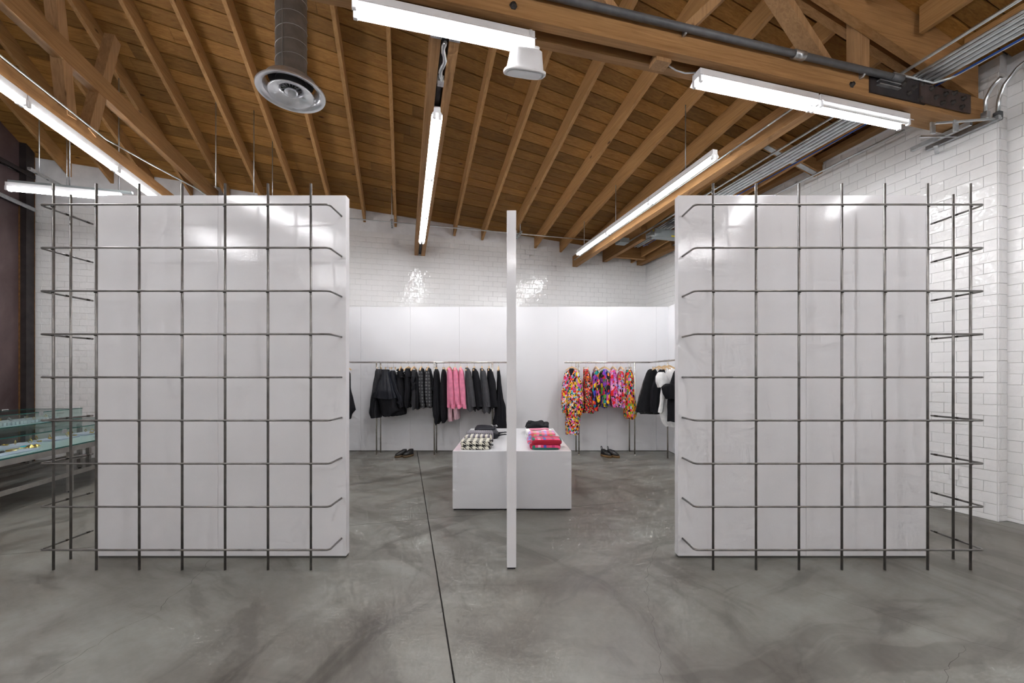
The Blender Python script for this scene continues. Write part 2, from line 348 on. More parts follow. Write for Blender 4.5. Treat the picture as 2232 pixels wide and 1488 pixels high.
# ------------------------------------------------------------------ mesh helpers
class MB:
    def __init__(s): s.v = []; s.f = []; s.sm = []
    def quadbox(s, pts, sm=False):   # 8 points: bottom 4 (ccw), top 4
        o = len(s.v); s.v += [tuple(p) for p in pts]
        for f in ((3, 2, 1, 0), (4, 5, 6, 7), (0, 1, 5, 4), (1, 2, 6, 5), (2, 3, 7, 6), (3, 0, 4, 7)):
            s.f.append(tuple(o + i for i in f)); s.sm.append(sm)
        return s
    def box(s, x0, x1, y0, y1, z0, z1):
        return s.quadbox([(x0, y0, z0), (x1, y0, z0), (x1, y1, z0), (x0, y1, z0), (x0, y0, z1), (x1, y0, z1), (x1, y1, z1), (x0, y1, z1)])
    def bbox(s, x0, x1, y0, y1, z0, z1, b=.004):   # box with chamfered edges via rings
        rings = []
        for z, i in ((z0, b), (z0 + b, 0), (z1 - b, 0), (z1, b)):
            rings.append([(x0 + i, y0 + b + i, z), (x0 + b + i, y0 + i, z), (x1 - b - i, y0 + i, z), (x1 - i, y0 + b + i, z),
                          (x1 - i, y1 - b - i, z), (x1 - b - i, y1 - i, z), (x0 + b + i, y1 - i, z), (x0 + i, y1 - b - i, z)])
        return s.rings(rings, sm=False)
    def rings(s, rings, cap=True, sm=True, closed=True):
        o = len(s.v); n = len(rings[0])
        for r in rings: s.v += [tuple(p) for p in r]
        for k in range(len(rings) - 1):
            for i in range(n if closed else n - 1):
                j = (i + 1) % n
                s.f.append((o + k * n + i, o + k * n + j, o + (k + 1) * n + j, o + (k + 1) * n + i)); s.sm.append(sm)
        if cap:
            s.f.append(tuple(o + i for i in range(n))[::-1]); s.sm.append(False)
            s.f.append(tuple(o + (len(rings) - 1) * n + i for i in range(n))); s.sm.append(False)
        return s
    def tube(s, path, r, n=10, sm=True, cap=True):
        path = [Vector(p) for p in path]; rings = []
        t0 = (path[1] - path[0]).normalized()
        up = Vector((0, 0, 1)) if abs(t0.z) < .9 else Vector((1, 0, 0))
        a = t0.cross(up).normalized()
        for i, p in enumerate(path):
            if i == 0: t = t0
            elif i == len(path) - 1: t = (path[i] - path[i - 1]).normalized()
            else: t = ((path[i + 1] - path[i]).normalized() + (path[i] - path[i - 1]).normalized()).normalized()
            a = (a - t * a.dot(t)).normalized(); b = t.cross(a)
            rr = r[i] if isinstance(r, (list, tuple)) else r
            rings.append([p + (a * math.cos(2 * math.pi * k / n) + b * math.sin(2 * math.pi * k / n)) * rr for k in range(n)])
        return s.rings(rings, cap, sm)
    def lathe(s, prof, c=(0, 0, 0), n=32, cap=False):
        rings = [[(c[0] + r * math.cos(2 * math.pi * k / n), c[1] + r * math.sin(2 * math.pi * k / n), c[2] + z) for k in range(n)] for r, z in prof]
        return s.rings(rings, cap)
    def beam(s, a, b, wd, ht, up=(0, 0, 1)):  # rectangular bar between points a and b, centred
        a, b = Vector(a), Vector(b); t = (b - a).normalized(); up = Vector(up)
        sd = t.cross(up).normalized() * (wd / 2); u = sd.cross(t).normalized() * (ht / 2)
        return s.quadbox([a - sd - u, a + sd - u, b + sd - u, b - sd - u, a - sd + u, a + sd + u, b + sd + u, b - sd + u])
    def build(s, name, m, parent=None, mw=None):
        me = bpy.data.meshes.new(name); me.from_pydata(s.v, [], s.f); me.update()
        me.polygons.foreach_set('use_smooth', s.sm)
        bm = bmesh.new(); bm.from_mesh(me); bmesh.ops.recalc_face_normals(bm, faces=bm.faces); bm.to_mesh(me); bm.free()
        if m is not None: me.materials.append(m)
        o = bpy.data.objects.new(name, me); col.objects.link(o)
        if parent is not None: o.parent = parent
        if mw is not None:
            if parent is not None: o.matrix_basis = BMI @ mw
            else: o.matrix_world = mw
        return o
def tag(o, label=None, cat=None, group=None, kind=None):
    if label: o['label'] = label
    if cat: o['category'] = cat
    if group: o['group'] = group
    if kind: o['kind'] = kind
    return o
def empty(name, loc=(0, 0, 0), mw=None, label=None, cat=None, group=None, kind=None):
    o = bpy.data.objects.new(name, None); col.objects.link(o); o.empty_display_size = .1
    if mw is not None: o.matrix_world = mw
    else: o.location = loc
    return tag(o, label, cat, group, kind)
def copy_tree(o, parent=None):
    c = o.copy(); col.objects.link(c); c.parent = parent
    for ch in o.children: copy_tree(ch, c)
    return c
def arc(c, r, a0, a1, n, f):
    return [f(c[0] + r * math.cos(a0 + (a1 - a0) * i / n), c[1] + r * math.sin(a0 + (a1 - a0) * i / n)) for i in range(n + 1)]

PMAX, QMAX = 11.47, 14.0
# ------------------------------------------------------------------ floor: slabs with sawn joints
fl = MB().box(-.6, 12.2, -.3, QMAX + .3, -.15, -.012).build('floor', M['joint'], None, BM); tag(fl, kind='structure')
pj = [-.4, .13, 5.25, 9.95, 12.1]; qj = [-.2, 4.52, 9.2, QMAX + .2]
for i in range(len(pj) - 1):
    for j in range(len(qj) - 1):
        g = .0045; gp = g if i != 0 else .001
        MB().box(pj[i] + gp, pj[i + 1] - (g if i != 0 else .001), qj[j] + g * .5, qj[j + 1] - g * .5, -.012, 0).build('slab', M['floor'], fl)

def crack(px, seed):
    rs = random.Random(seed); P = [Vector((( x - CX) / F * (F * EYE / (y - HY)), F * EYE / (y - HY), 0)) for x, y in px]
    pts = []
    for a, b in zip(P[:-1], P[1:]):
        n = max(2, int((b - a).length / .035))
        for k in range(n): pts.append(a + (b - a) * k / n + Vector((rs.gauss(0, .007), rs.gauss(0, .007), 0)))
    pts.append(P[-1]); mb = MB(); o = 0
    for k, p in enumerate(pts):
        t = (pts[min(k + 1, len(pts) - 1)] - pts[max(k - 1, 0)]).normalized(); sd = Vector((-t.y, t.x, 0)) * rs.uniform(.0006, .0013)
        mb.v += [tuple(p - sd + Vector((0, 0, .0004))), tuple(p + sd + Vector((0, 0, .0004)))]
    for k in range(len(pts) - 1): mb.f.append((2 * k, 2 * k + 1, 2 * k + 3, 2 * k + 2)); mb.sm.append(False)
    o = mb.build('crack', M['crackline'], None); o.parent = fl; o.matrix_basis = BMI
M['crackline'] = pm('crack_line', (.075, .068, .06), .9)
crack([(1285, 1118), (1318, 1142), (1345, 1168), (1372, 1183)], 1)
crack([(1430, 1190), (1416, 1235), (1408, 1285), (1420, 1330), (1428, 1385), (1440, 1430), (1446, 1488)], 2)
crack([(455, 1222), (418, 1270), (372, 1300), (350, 1330), (262, 1372), (215, 1400), (150, 1440), (80, 1488)], 3)
crack([(1780, 1290), (1905, 1330), (2010, 1365), (2100, 1395), (2232, 1425)], 4)
crack([(2100, 1405), (2070, 1450), (2062, 1488)], 5)

# ------------------------------------------------------------------ walls
def wall_poly(name, pts_top, base_pts, thick_dir, m):   # vertical prism: base line from a to b, top heights
    mb = MB(); n = len(base_pts); r0 = []; r1 = []
    front = [(x, y, -.1) for x, y in base_pts]; top = [(x, y, z) for (x, y), z in zip(base_pts, pts_top)]
    dx, dy = thick_dir
    for k in range(n - 1):
        a, b = front[k], front[k + 1]; c, d = top[k + 1], top[k]
        mb.quadbox([a, b, (b[0] + dx, b[1] + dy, b[2]), (a[0] + dx, a[1] + dy, a[2]), d, c, (c[0] + dx, c[1] + dy, c[2]), (d[0] + dx, d[1] + dy, d[2])])
    return tag(mb.build(name, m, None, BM), kind='structure')
ps = [0, 3, 6, 9, PMAX]
w_back = wall_poly('wall_back', [roof(p, 0) + .11 for p in ps], [(p, 0) for p in ps], (0, -.2), M['paint'])
qs = [0, 2.9, 5.951]
w_right = wall_poly('wall_right', [roof(0, q) + .11 for q in qs], [(0, q) for q in qs], (-.3, 0), M['paint'])
rec = MB().box(-.30, -.10, 5.951, QMAX, -.1, roof(0, 9) + .11).build('recess', M['paint'], w_right)
pil = MB().box(0.0, .03, 5.347, 5.951, 0, 4.26).build('pilaster', M['grout'], w_right)
w_left = wall_poly('wall_left', [roof(PMAX, q) + .11 for q in (0, QT, QMAX)], [(PMAX, q) for q in (0, QT, QMAX)], (.2, 0), M['paint'])
w_front = wall_poly('wall_front', [roof(p, 9) + .11 for p in ps], [(p, QMAX) for p in ps], (0, .2), M['paint'])

# glazed tiles
TW, THt, TOPZ = .2035, .105, 4.235
def hidden(x, y):
    if not (0 < x < 2232 and 0 < y < 1488): return True
    if 213 < x < 763 and 425 < y < 1216: return True
    if 1470 < x < 2022 and 425 < y < 1216: return True
    if 1104 < x < 1126: return True
    if 740 < x < 1475 and y > 668: return True
    return False
def frustum(mb, o, ax, up, nn, w_, h_, tilt=(0, 0)):
    o = Vector(o); ax = Vector(ax); up = Vector(up); nn = Vector(nn); g = .0013; t = .008; bv = .0022
    p = [o + ax * a + up * b for a, b in ((g, g), (w_ - g, g), (w_ - g, h_ - g), (g, h_ - g))]
    q = [o + ax * a + up * b + nn * (t - bv * .6) for a, b in ((g, g), (w_ - g, g), (w_ - g, h_ - g), (g, h_ - g))]
    s = []
    for a, b in ((g + bv, g + bv), (w_ - g - bv, g + bv), (w_ - g - bv, h_ - g - bv), (g + bv, h_ - g - bv)):
        s.append(o + ax * a + up * b + nn * (t + tilt[0] * (a - w_ / 2) + tilt[1] * (b - h_ / 2)))
    mb.rings([p, q, s], cap=False, sm=False); n = len(mb.v)
    mb.f.append((n - 4, n - 3, n - 2, n - 1)); mb.sm.append(False)
def tile_wall(parent, regions, backing_name):
    """regions: (fixed axis, value, u0, u1, normal, z1) in building frame"""
    cand = []
    for (ax, val, u0, u1, nrm, z1) in regions:
        nrow = int(z1 / THt) + 1; top = z1
        for r in range(nrow):
            zt = top - r * THt; zb = max(zt - THt, 0.0)
            if zt - zb < .02: continue
            off = (r % 2) * TW / 2; u = u0 - off
            while u < u1 - .004:
                a, b = max(u, u0), min(u + TW, u1)
                if b - a > .015:
                    um = (a + b) / 2
                    c = (um, val, (zt + zb) / 2) if ax == 'p' else (val, um, (zt + zb) / 2)
                    wv = BM @ Vector(c)
                    area = 0
                    if wv.y > .3:
                        x, y = PX(wv)
                        e = (a, val, zb) if ax == 'p' else (val, a, zb); f = (b, val, zt) if ax == 'p' else (val, b, zt)
                        X0, Y0 = PX(BM @ Vector(e)); X1, Y1 = PX(BM @ Vector(f))
                        if not hidden(x, y): area = abs(X1 - X0) * F * (zt - zb) / wv.y
                    cand.append((area, ax, val, a, b, zb, zt, nrm))
                u += TW
    cand.sort(key=lambda t: -t[0])
    stuff = MB(); cache = {}
    for i, (area, ax, val, a, b, zb, zt, nrm) in enumerate(cand):
        tilt = (R.gauss(0, .008), R.gauss(0, .010))
        if i < 298 and area > 0:
            wd, ht = round(b - a, 4), round(zt - zb, 4); k = (ax, nrm, wd, ht, R.randrange(9))
            if k not in cache:
                mb = MB()
                if ax == 'p': frustum(mb, (0, 0, 0), (1, 0, 0), (0, 0, 1), (0, nrm, 0), wd, ht, tilt)
                else: frustum(mb, (0, 0, 0), (0, 1, 0), (0, 0, 1), (nrm, 0, 0), wd, ht, tilt)
                o = mb.build('tile', M['tile'], parent); cache[k] = o.data
            else:
                o = bpy.data.objects.new('tile', cache[k]); col.objects.link(o); o.parent = parent
            o.location = (a, val, zb) if ax == 'p' else (val, a, zb)
        else:
            if ax == 'p': frustum(stuff, (a, val, zb), (1, 0, 0), (0, 0, 1), (0, nrm, 0), b - a, zt - zb, tilt)
            else: frustum(stuff, (val, a, zb), (0, 1, 0), (0, 0, 1), (nrm, 0, 0), b - a, zt - zb, tilt)
    s = stuff.build('tile_field', M['tile'], parent); tag(s, kind='stuff')
MB().box(0, PMAX, 0, .004, 0, TOPZ).build('grout_bed', M['grout'], w_back)
tile_wall(w_back, [('p', .004, 0, 11.40, 1, TOPZ)], 'grout')
MB().box(0, .004, 0, 5.347, 0, TOPZ).build('grout_bed', M['grout'], w_right)
MB().box(-.10, -.096, 5.951, 9.0, 0, TOPZ).build('grout_bed', M['grout'], w_right)
tile_wall(w_right, [('q', .004, .004, 5.347, 1, TOPZ), ('q', .03, 5.347, 5.951, 1, TOPZ + .02), ('q', -.096, 5.955, 9.0, 1, TOPZ), ('p', 5.951, -.10, .03, 1, TOPZ + .02)], 'grout')
# wall outlet
ol = empty('wall_outlet', mw=BM @ Matrix.Translation((.041, 5.637, .384)), label='white electrical outlet low on the tiled pillar of the wall', cat='outlet')
MB().bbox(0, .006, -.036, .036, -.058, .058, .002).build('cover_plate', M['plastic'], ol)
for dz in (-.02, .02):
    MB().bbox(.005, .009, -.017, .017, dz - .014, dz + .014, .001).build('socket', M['plastic'], ol)
    MB().box(.009, .0095, -.007, -.004, dz - .006, dz + .006).box(.009, .0095, .004, .007, dz - .006, dz + .006).build('slot', M['dark'], ol)

# ------------------------------------------------------------------ steel door / wall at the left
dr = empty('door_1', mw=BM, kind='structure')
def strip_wall(name, m, p0, p1, q0, q1, z0, z1): return MB().box(p0, p1, q0, q1, z0, z1).build(name, m, dr)
strip_wall('panel', M['rust'], 11.42, 11.46, .25, 5.6, 0, 4.10)
strip_wall('panel', M['rust'], 11.42, 11.46, .25, 5.6, 4.14, 4.62)
strip_wall('panel', M['rust'], 11.42, 11.46, .25, 5.6, 4.67, 6.2)
strip_wall('stile', M['blacksteel'], 11.33, 11.46, .10, .25, 0, 5.15)
strip_wall('edge_strip', M['rustedge'], 11.405, 11.43, .25, .262, 0, 4.10)
strip_wall('edge_strip', M['rustedge'], 11.325, 11.34, .092, .102, 0, 5.1)
for z in (4.11, 4.64):
    MB().box(11.30, 11.44, .12, 5.6, z, z + .012).box(11.30, 11.312, .12, 5.6, z - .05, z + .012).build('rail', M['steel' if z < 4.2 else 'blacksteel'], dr)
pl = MB().box(11.413, 11.42, .44, .54, .84, .875).build('name_plate', M['plastic'], dr)
for k in range(7): MB().box(11.4115, 11.413, .448 + k * .0125, .455 + k * .0125, .85, .866).build('character_mark', M['charcoal'], pl)

# ------------------------------------------------------------------ ceiling: planks, joists
ce = MB()
for (q0, q1, nq) in ((-.2, QT, 6), (QT, QMAX + .2, 1)):
    z = lambda p, q: roof(p, max(q, 0)) + .05
    for k in range(8):
        p0, p1 = -.3 + k * 1.5625, -.3 + (k + 1) * 1.5625
        for h in range(nq):
            a, b = q0 + (q1 - q0) * h / nq, q0 + (q1 - q0) * (h + 1) / nq
            ce.quadbox([(p0, a, z(p0, a)), (p1, a, z(p1, a)), (p1, b, z(p1, b)), (p0, b, z(p0, b)),
                        (p0, a, z(p0, a) + .1), (p1, a, z(p1, a) + .1), (p1, b, z(p1, b) + .1), (p0, b, z(p0, b) + .1)])
ceil = tag(ce.build('ceiling', M['deck'], None, BM), kind='structure')
PW = .187; cnt = 0; rest = MB(); row = 0; q = .0
RP = random.Random(11)
while q < QMAX:
    q1 = q + PW
    p = -.0 if q > .05 else 0.0
    p0 = -.09 if q >= 5.951 else 0.0
    cuts = [p0]; x = RP.uniform(.8, 4.2)
    while x < PMAX: cuts.append(x); x += RP.choice((2.34, 2.925, 3.51, 4.1, 4.68))
    cuts.append(PMAX)
    for a, b in zip(cuts[:-1], cuts[1:]):
        g = .0065; dz = RP.uniform(-.003, .004); a2, b2 = a + .0015, b - .0015; qa, qb = q + g, min(q1 - g, QMAX)
        pts = []
        for zz in (0, .022):
            for (pp, qq) in ((a2, qa), (b2, qa), (b2, qb), (a2, qb)): pts.append((pp, qq, roof(pp, qq) + dz + zz))
        if q < 7.2: MB().quadbox(pts).build('plank', M['plank'], ceil)
        else: rest.quadbox(pts)
    q = q1
tag(rest.build('plank_field', M['plank'], ceil), kind='stuff')
JS = [2.14 + .585 * k for k in range(-3, 16)]
def joist(p, q0, q1, wd=.045, ht=.235):
    pts = []
    for zz in (-ht, -.001):
        for (pp, qq) in ((p - wd / 2, q0), (p + wd / 2, q0), (p + wd / 2, q1), (p - wd / 2, q1)): pts.append((pp, qq, roof(p, qq) + zz))
    return MB().quadbox(pts).build('joist', M['joist'], ceil)
for p in JS:
    if .2 < p < 11.2:
        joist(p, .01, QT); joist(p, QT + .16, 11.0)
# ------------------------------------------------------------------ roof trusses
def truss(label, qa, detail=True):
    t = empty('roof_truss', mw=BM, label=label, cat='truss')
    # two plies of bottom chord
    MB().box(.05, PMAX - .02, qa + .15, qa + .22, 3.83, 4.055).build('bottom_chord', M['beamx'], t)
    MB().box(.05, PMAX - .02, qa, qa + .07, 3.83, 4.055).build('bottom_chord', M['beamx'], t)
    for qo, dz in ((qa + .15, .40), (qa, .33)):
        a, b = .12, PMAX - .05
        pts = []
        for lo in (1, 0):
            for (pp, qq) in ((a, qo), (b, qo), (b, qo + .07), (a, qo + .07)):
                pts.append((pp, qq, roof(pp, QT) - (dz if lo else .004) ))
        MB().quadbox(pts).build('top_chord', M['beamx'], t)
    for p in (1.495, 7.95, 10.1):
        z1 = roof(p, QT) - .2
        for pp in (p - .045, p + .045):
            MB().box(pp - .044, pp + .044, qa + .075, qa + .145, 4.03, z1).build('post', M['postz'], t)
    for (p0, p1) in ((1.843, 2.9), (3.4, 2.45), (3.9, 5.0), (5.5, 4.5), (6.0, 7.2), (7.7, 6.6)):
        MB().beam((p0, qa + .11, 4.03), (p1, qa + .11, 4.03 + abs(p1 - p0) * 1.02), .065, .14, up=(0, 1, 0)).build('web', M['postz'], t)
    if detail:
        MB().box(3.47, 3.60, qa + .06, qa + .16, 3.80, 3.862).build('nailed_block', M['postz'], t)
        MB().tube([(3.46, qa + .1, 3.83), (3.38, qa + .1, 3.80), (3.30, qa + .1, 3.795), (3.215, qa + .12, 3.80)], .006, 6).build('cable', M['steel'], t)
        # filler block, steel plates and bolts at the wall end
        MB().box(.06, .9, qa + .07, qa + .15, 3.83, 4.05).build('filler_block', M['beamx'], t)
        sp = MB().box(.85, 1.523, qa + .22, qa + .232, 3.865, 4.06).build('steel_plate', M['blacksteel'], t)
        sp2 = MB().box(.268, .93, qa + .2325, qa + .243, 3.87, 4.045).build('steel_plate', M['plate'], t)
        def bolt(p, z, par, q0):
            MB().lathe([(.0, .02), (.016, .02), (.016, .0), (.024, .0), (.024, -.005)], n=6).build('bolt', M['bolt'], par, BM @ Matrix.Translation((p, q0, z)) @ Matrix.Rotation(-math.pi / 2, 4, 'X'))
        for (p, z) in ((1.06, 3.93), (1.0, 3.99), (1.13, 4.0), (.93, 3.90), (.91, 4.03)): bolt(p, z, sp, qa + .235)
        for (p, z) in ((.80, 4.01), (.74, 3.94), (.66, 3.90), (.62, 3.99), (.52, 3.93), (.50, 4.02), (.38, 3.99), (.40, 3.905)): bolt(p, z, sp2, qa + .248)
        for p in (1.72, 4.75): MB().lathe([(0, .018), (.018, .018), (.018, 0), (.028, 0), (.028, -.004)], n=6).build('bolt', M['bolt'], t, BM @ Matrix.Translation((p, qa + .222, 3.90)) @ Matrix.Rotation(-math.pi / 2, 4, 'X'))
        MB().box(1.20, 1.45, qa + .233, qa + .262, 3.93, 3.938).box(1.20, 1.45, qa + .233, qa + .262, 3.965, 3.973).build('slotted_bracket', M['steel'], sp)
    return t
truss('doubled timber roof truss crossing above the partitions, bolted steel plate at its wall end', 5.64)
truss('timber roof truss behind the viewer, further from the tiled back wall', 10.8, False)
cd = empty('pipe_conduit', mw=BM, label='thick dark grey conduit clamped along the face of the roof truss', cat='conduit')
MB().tube([(9.0, 5.90, 3.99), (5, 5.90, 3.99), (3.0, 5.90, 4.0), (1.28, 5.905, 4.01)], .027, 14).build('pipe', M['pipe'], cd)
MB().tube([(2.40, 5.90, 4.003), (2.29, 5.90, 4.004)], .035, 14).build('coupling', M['steel'], cd)
MB().tube([(1.33, 5.905, 4.01), (1.20, 5.905, 4.011)], .031, 14).build('coupling', M['pipe'], cd)
for p in (1.62, 3.4, 4.9): MB().tube([(p, 5.87, 4.0), (p + .02, 5.87, 4.0)], .04, 12).build('clamp', M['steel'], cd)

# level tie beams running to the back wall
tb = empty('tie_beam', mw=BM, label='pair of level timber tie boards carrying the central fluorescent strip', cat='beam')
for po in (-.0665, .0665): MB().box(5.18 + po - .037, 5.18 + po + .037, .01, 5.62, 3.83, 4.03).build('board', M['beamy'], tb)
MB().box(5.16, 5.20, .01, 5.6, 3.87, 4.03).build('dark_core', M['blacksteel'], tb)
for po in (-.0665, .0665): MB().box(5.18 + po - .04, 5.18 + po + .04, 5.55, 5.62, 3.822, 3.90).build('joist_hanger', M['steel'], tb)
fx = empty('flexible_conduit', mw=BM, label='ribbed metal flexible conduit between the two central tie boards', cat='conduit')
pts = [(5.18 + .012 * math.sin(k * .9), 5.56 - k * .035, 3.80 + .0 * k) for k in range(12)]
rr = [.014 + (.003 if k % 2 else 0) for k in range(12)]
MB().tube(pts, rr, 8).build('flexible_hose', M['steel'], fx)
MB().box(5.155, 5.205, 5.10, 5.17, 3.79, 3.84).build('connector', M['steel'], fx)
tb2 = MB().box(1.745, 1.855, .01, 5.62, 3.83, 4.06).build('tie_beam', M['beamy'], None, BM); tag(tb2, 'thick level timber tie beam beside the pendant strip light near the tiled side wall', 'beam')
# girder at the left
gt = empty('girder_truss', mw=BM, label='long timber girder running to the back wall above the showcases', cat='truss')
MB().box(8.76, 8.85, .01, 5.62, 3.83, 4.05).build('bottom_chord', M['beamy'], gt)
MB().box(8.74, 8.83, .01, 5.62, 4.52, 4.74).build('upper_beam', M['beamy'], gt)
for (q0, z0, q1, z1, po) in ((3.38, 4.05, 3.66, 5.9, 0), (3.10, 4.05, 2.70, 5.35, 0), (5.0, 4.05, 5.3, 6.3, 0)):
    MB().beam((8.80, q0, z0 - .03), (8.80, q1, z1), .10, .12, up=(0, 1, 0)).build('post', M['postz'], gt)

# short framing at the right wall
def stub(q, label, dz=0, pl=.93):
    t = empty('roof_blocking', mw=BM, label=label, cat='timber')
    sl = .30 if q > 3 else .17
    def sb(p0, p1, q0, q1, z0, z1): return [(p0, q0, z0 + sl * p0), (p1, q0, z0 + sl * p1), (p1, q1, z0 + sl * p1), (p0, q1, z0 + sl * p0), (p0, q0, z1 + sl * p0), (p1, q0, z1 + sl * p1), (p1, q1, z1 + sl * p1), (p0, q1, z1 + sl * p0)]
    MB().quadbox(sb(.0, pl, q, q + .12, 4.10 + dz, 4.25 + dz)).build('block', M['beamx'], t)
    MB().quadbox(sb(.06, pl - .04, q + .025, q + .095, 4.094 + dz, 4.10 + dz)).build('steel_strap', M['steel'], t)
stub(4.12, 'short roof timber with steel strap on its underside above the tiled side wall', .02)
stub(2.6, 'short roof timber with steel strap partly behind the white partition top', .0)
bk = empty('roof_blocking', mw=BM, label='boxed timber framing in the roof corner over the clothes alcove', cat='timber')
MB().box(1.02, 1.12, .01, 1.6, 3.99, 4.24).build('block', M['beamy'], bk)
MB().box(.30, 1.02, .35, .45, 3.99, 4.22).build('block', M['beamx'], bk)
MB().box(.12, .25, .01, 1.3, 3.97, 4.20).build('block', M['beamy'], bk)
wp = MB().box(.01, .12, .02, 5.6, 4.265, 4.34).build('wall_plate', M['beamy'], None, BM); tag(wp, 'timber ledger lying along the top of the tiled side wall', 'timber')

# ------------------------------------------------------------------ fluorescent fixtures
def fixture(a, b, zb, label, group=None, width=.11, off=(), rods=0, name='strip_light', seg=8):
    """a,b: (p,q) ends; zb: bottom of the tubes"""
    A = Vector((a[0], a[1], 0)); Bv = Vector((b[0], b[1], 0)); L = (Bv - A).length; ang = math.atan2(Bv.y - A.y, Bv.x - A.x)
    t = empty(name, mw=BM @ Matrix.Translation((a[0], a[1], zb)) @ Matrix.Rotation(ang, 4, 'Z'), label=label, cat='light', group=group)
    hw = width / 2
    bare = width < .1; kk = .62 if bare else .62
    MB().quadbox([(0, -hw * kk, .042), (L, -hw * kk, .042), (L, hw * kk, .042), (0, hw * kk, .042), (0, -hw * kk, .10), (L, -hw * kk, .10), (L, hw * kk, .10), (0, hw * kk, .10)]).build('housing', M['whitemetal'], t)
    rf = MB()
    for s in (() if bare else (-1, 1)): rf.quadbox([(0, s * hw * .6, .05), (L, s * hw * .6, .05), (L, s * hw, .022), (0, s * hw, .022), (0, s * hw * .6, .056), (L, s * hw * .6, .056), (L, s * hw, .028), (0, s * hw, .028)])
    if not bare: rf.build('reflector', M['whitemetal'], t)
    for i, s in enumerate((-1, 1)):
        MB().tube([(.025, s * hw * .5, .015), (L - .025, s * hw * .5, .015)], .0135, seg, cap=False).build('tube', M['tubeoff'] if i in off else M['tube'], t)
    for x in (0, L - .028):
        for s in (-1, 1): MB().bbox(x, x + .028, s * hw * .5 - .014, s * hw * .5 + .014, -.006, .05, .003).build('lamp_holder', M['whitemetal'], t)
    return t
G1 = 'fluorescent strips between the central tie boards'
for i, (q0, q1) in enumerate(((4.757, 3.53), (3.52, 2.29), (2.28, 1.05))):
    fixture((5.18, q0), (5.18, q1), 3.745, ['nearest fluorescent strip set under the central tie boards', 'middle of three fluorescent strips under the central tie boards', 'farthest fluorescent strip under the central tie boards, close to the back wall'][i], G1, .10)
for i, (q0, q1) in enumerate(((4.79, 3.57), (3.56, 2.34), (2.33, 1.11))):
    fixture((2.2, q0), (2.2, q1), 3.745, ['near-end suspended fluorescent strip hanging beside the thick tie beam', 'middle suspended fluorescent strip in the row beside the thick tie beam', 'far-end suspended fluorescent strip of the row beside the thick tie beam'][i], 'suspended fluorescent strips by the thick tie beam', .10)
for i, (q0, q1) in enumerate(((5.21, 4.02), (4.01, 2.83), (2.82, 1.64))):
    fixture((8.70, q0), (8.70, q1), 3.745, ['fluorescent strip under the girder, cut by the frame edge', 'fluorescent strip under the girder, middle of its row', 'fluorescent strip under the girder, its end behind the white partition'][i], 'fluorescent strips under the girder', .095)
fixture((10.32, 1.96), (9.13, 1.96), 3.72, 'single fluorescent pendant hanging over the glass showcases', None, .09, name='pendant_light')
hr = empty('hanging_rail', mw=BM, label='grey steel channel above the showcase pendant with hanger rods', cat='rail')
MB().box(9.0, 10.3, 1.94, 1.98, 3.822, 3.85).build('channel', M['boxgrey'], hr)
for p in (9.15, 9.68): MB().tube([(p, 1.96, 3.85), (p, 1.96, roof(p, 1.96))], .007, 6).build('rod', M['steel'], hr)
fixture((5.79, 5.77), (4.58, 5.77), 3.70, 'bright fluorescent strip on the truss beside the white bell lamp', 'strips along the truss', .15)
fixture((3.22, 5.77), (2.03, 5.77), 3.70, 'twin-tube fluorescent strip on the truss, both tubes lit', 'strips along the truss', .15)
fixture((2.01, 5.77), (.95, 5.77), 3.70, 'fluorescent strip by the steel plate with only one tube lit', 'strips along the truss', .15, off=(0,))
# strips above and behind the viewer (they light the room and show in the glossy panels)
gb = 'strips in the part of the room behind the viewer'
for (pa, qa, pb, qb) in ((8.7, 6.4, 8.7, 7.6), (8.7, 7.6, 8.7, 8.8), (2.2, 7.1, 2.2, 8.3), (2.2, 8.5, 2.2, 9.7), (.9, 8.3, .9, 9.5),
                         (5.18, 7.2, 5.18, 8.4), (5.18, 8.6, 5.18, 9.8), (10.7, 7.8, 10.7, 9.0),
                         (1.9, 10.9, 3.1, 10.9), (5.2, 10.9, 6.4, 10.9), (8.0, 10.9, 9.2, 10.9), (9.9, 10.9, 11.1, 10.9), (3.6, 13, 4.8, 13), (7.0, 13, 8.2, 13)):
    fixture((pa, qa), (pb, qb), 3.72, 'fluorescent strip in the room part behind the viewer', gb, .095, seg=5)

# white bell lamp
bl = empty('bell_lamp', mw=Matrix.Translation((.09, 2.99, 3.56)) @ Matrix.Rotation(math.radians(12), 4, 'Z') @ Matrix.Rotation(math.radians(24), 4, 'X'), label='white half-dome lamp head hanging off the end of the truss strip light', cat='lamp')
def dome(s, h0, h1, w0, w1, d0, d1):
    rings = []
    for k in range(9):
        f = k / 8; z = h0 + (h1 - h0) * f; ww = w0 + (w1 - w0) * f ** .8; dd = d0 + (d1 - d0) * f ** .8
        ring = []
        for i in range(28):
            a = 2 * math.pi * i / 28; c, sn = math.cos(a), math.sin(a)
            ring.append((ww * abs(c) ** .55 * (1 if c > 0 else -1), dd * abs(sn) ** .7 * (1 if sn > 0 else -1), z - .03 * (1 - f) * 0))
        rings.append(ring)
    rings.append([(x * .8, y * .8, h1 + .012) for x, y, z in rings[-1]])
    return rings
MB().rings(dome(1, 0, .135, .140, .112, .11, .08)).build('shade', M['whitemetal'], bl)
MB().rings([[(x * 1.09, y * 1.09, z) for x, y, z in dome(1, 0, 1, .138, .1, .11, .07)[0]], [(x * 1.09, y * 1.09, .016) for x, y, z in dome(1, 0, 1, .138, .1, .11, .07)[0]]]).build('rim', M['whitemetal'], bl)
MB().rings([[(x * .9, y * .9, -.004) for x, y, z in dome(1, 0, 1, .138, .1, .11, .07)[0]], [(x * .9, y * .9, .002) for x, y, z in dome(1, 0, 1, .138, .1, .11, .07)[0]]]).build('lens', pm('lamp_lens', (.72, .76, .80), .25), bl)
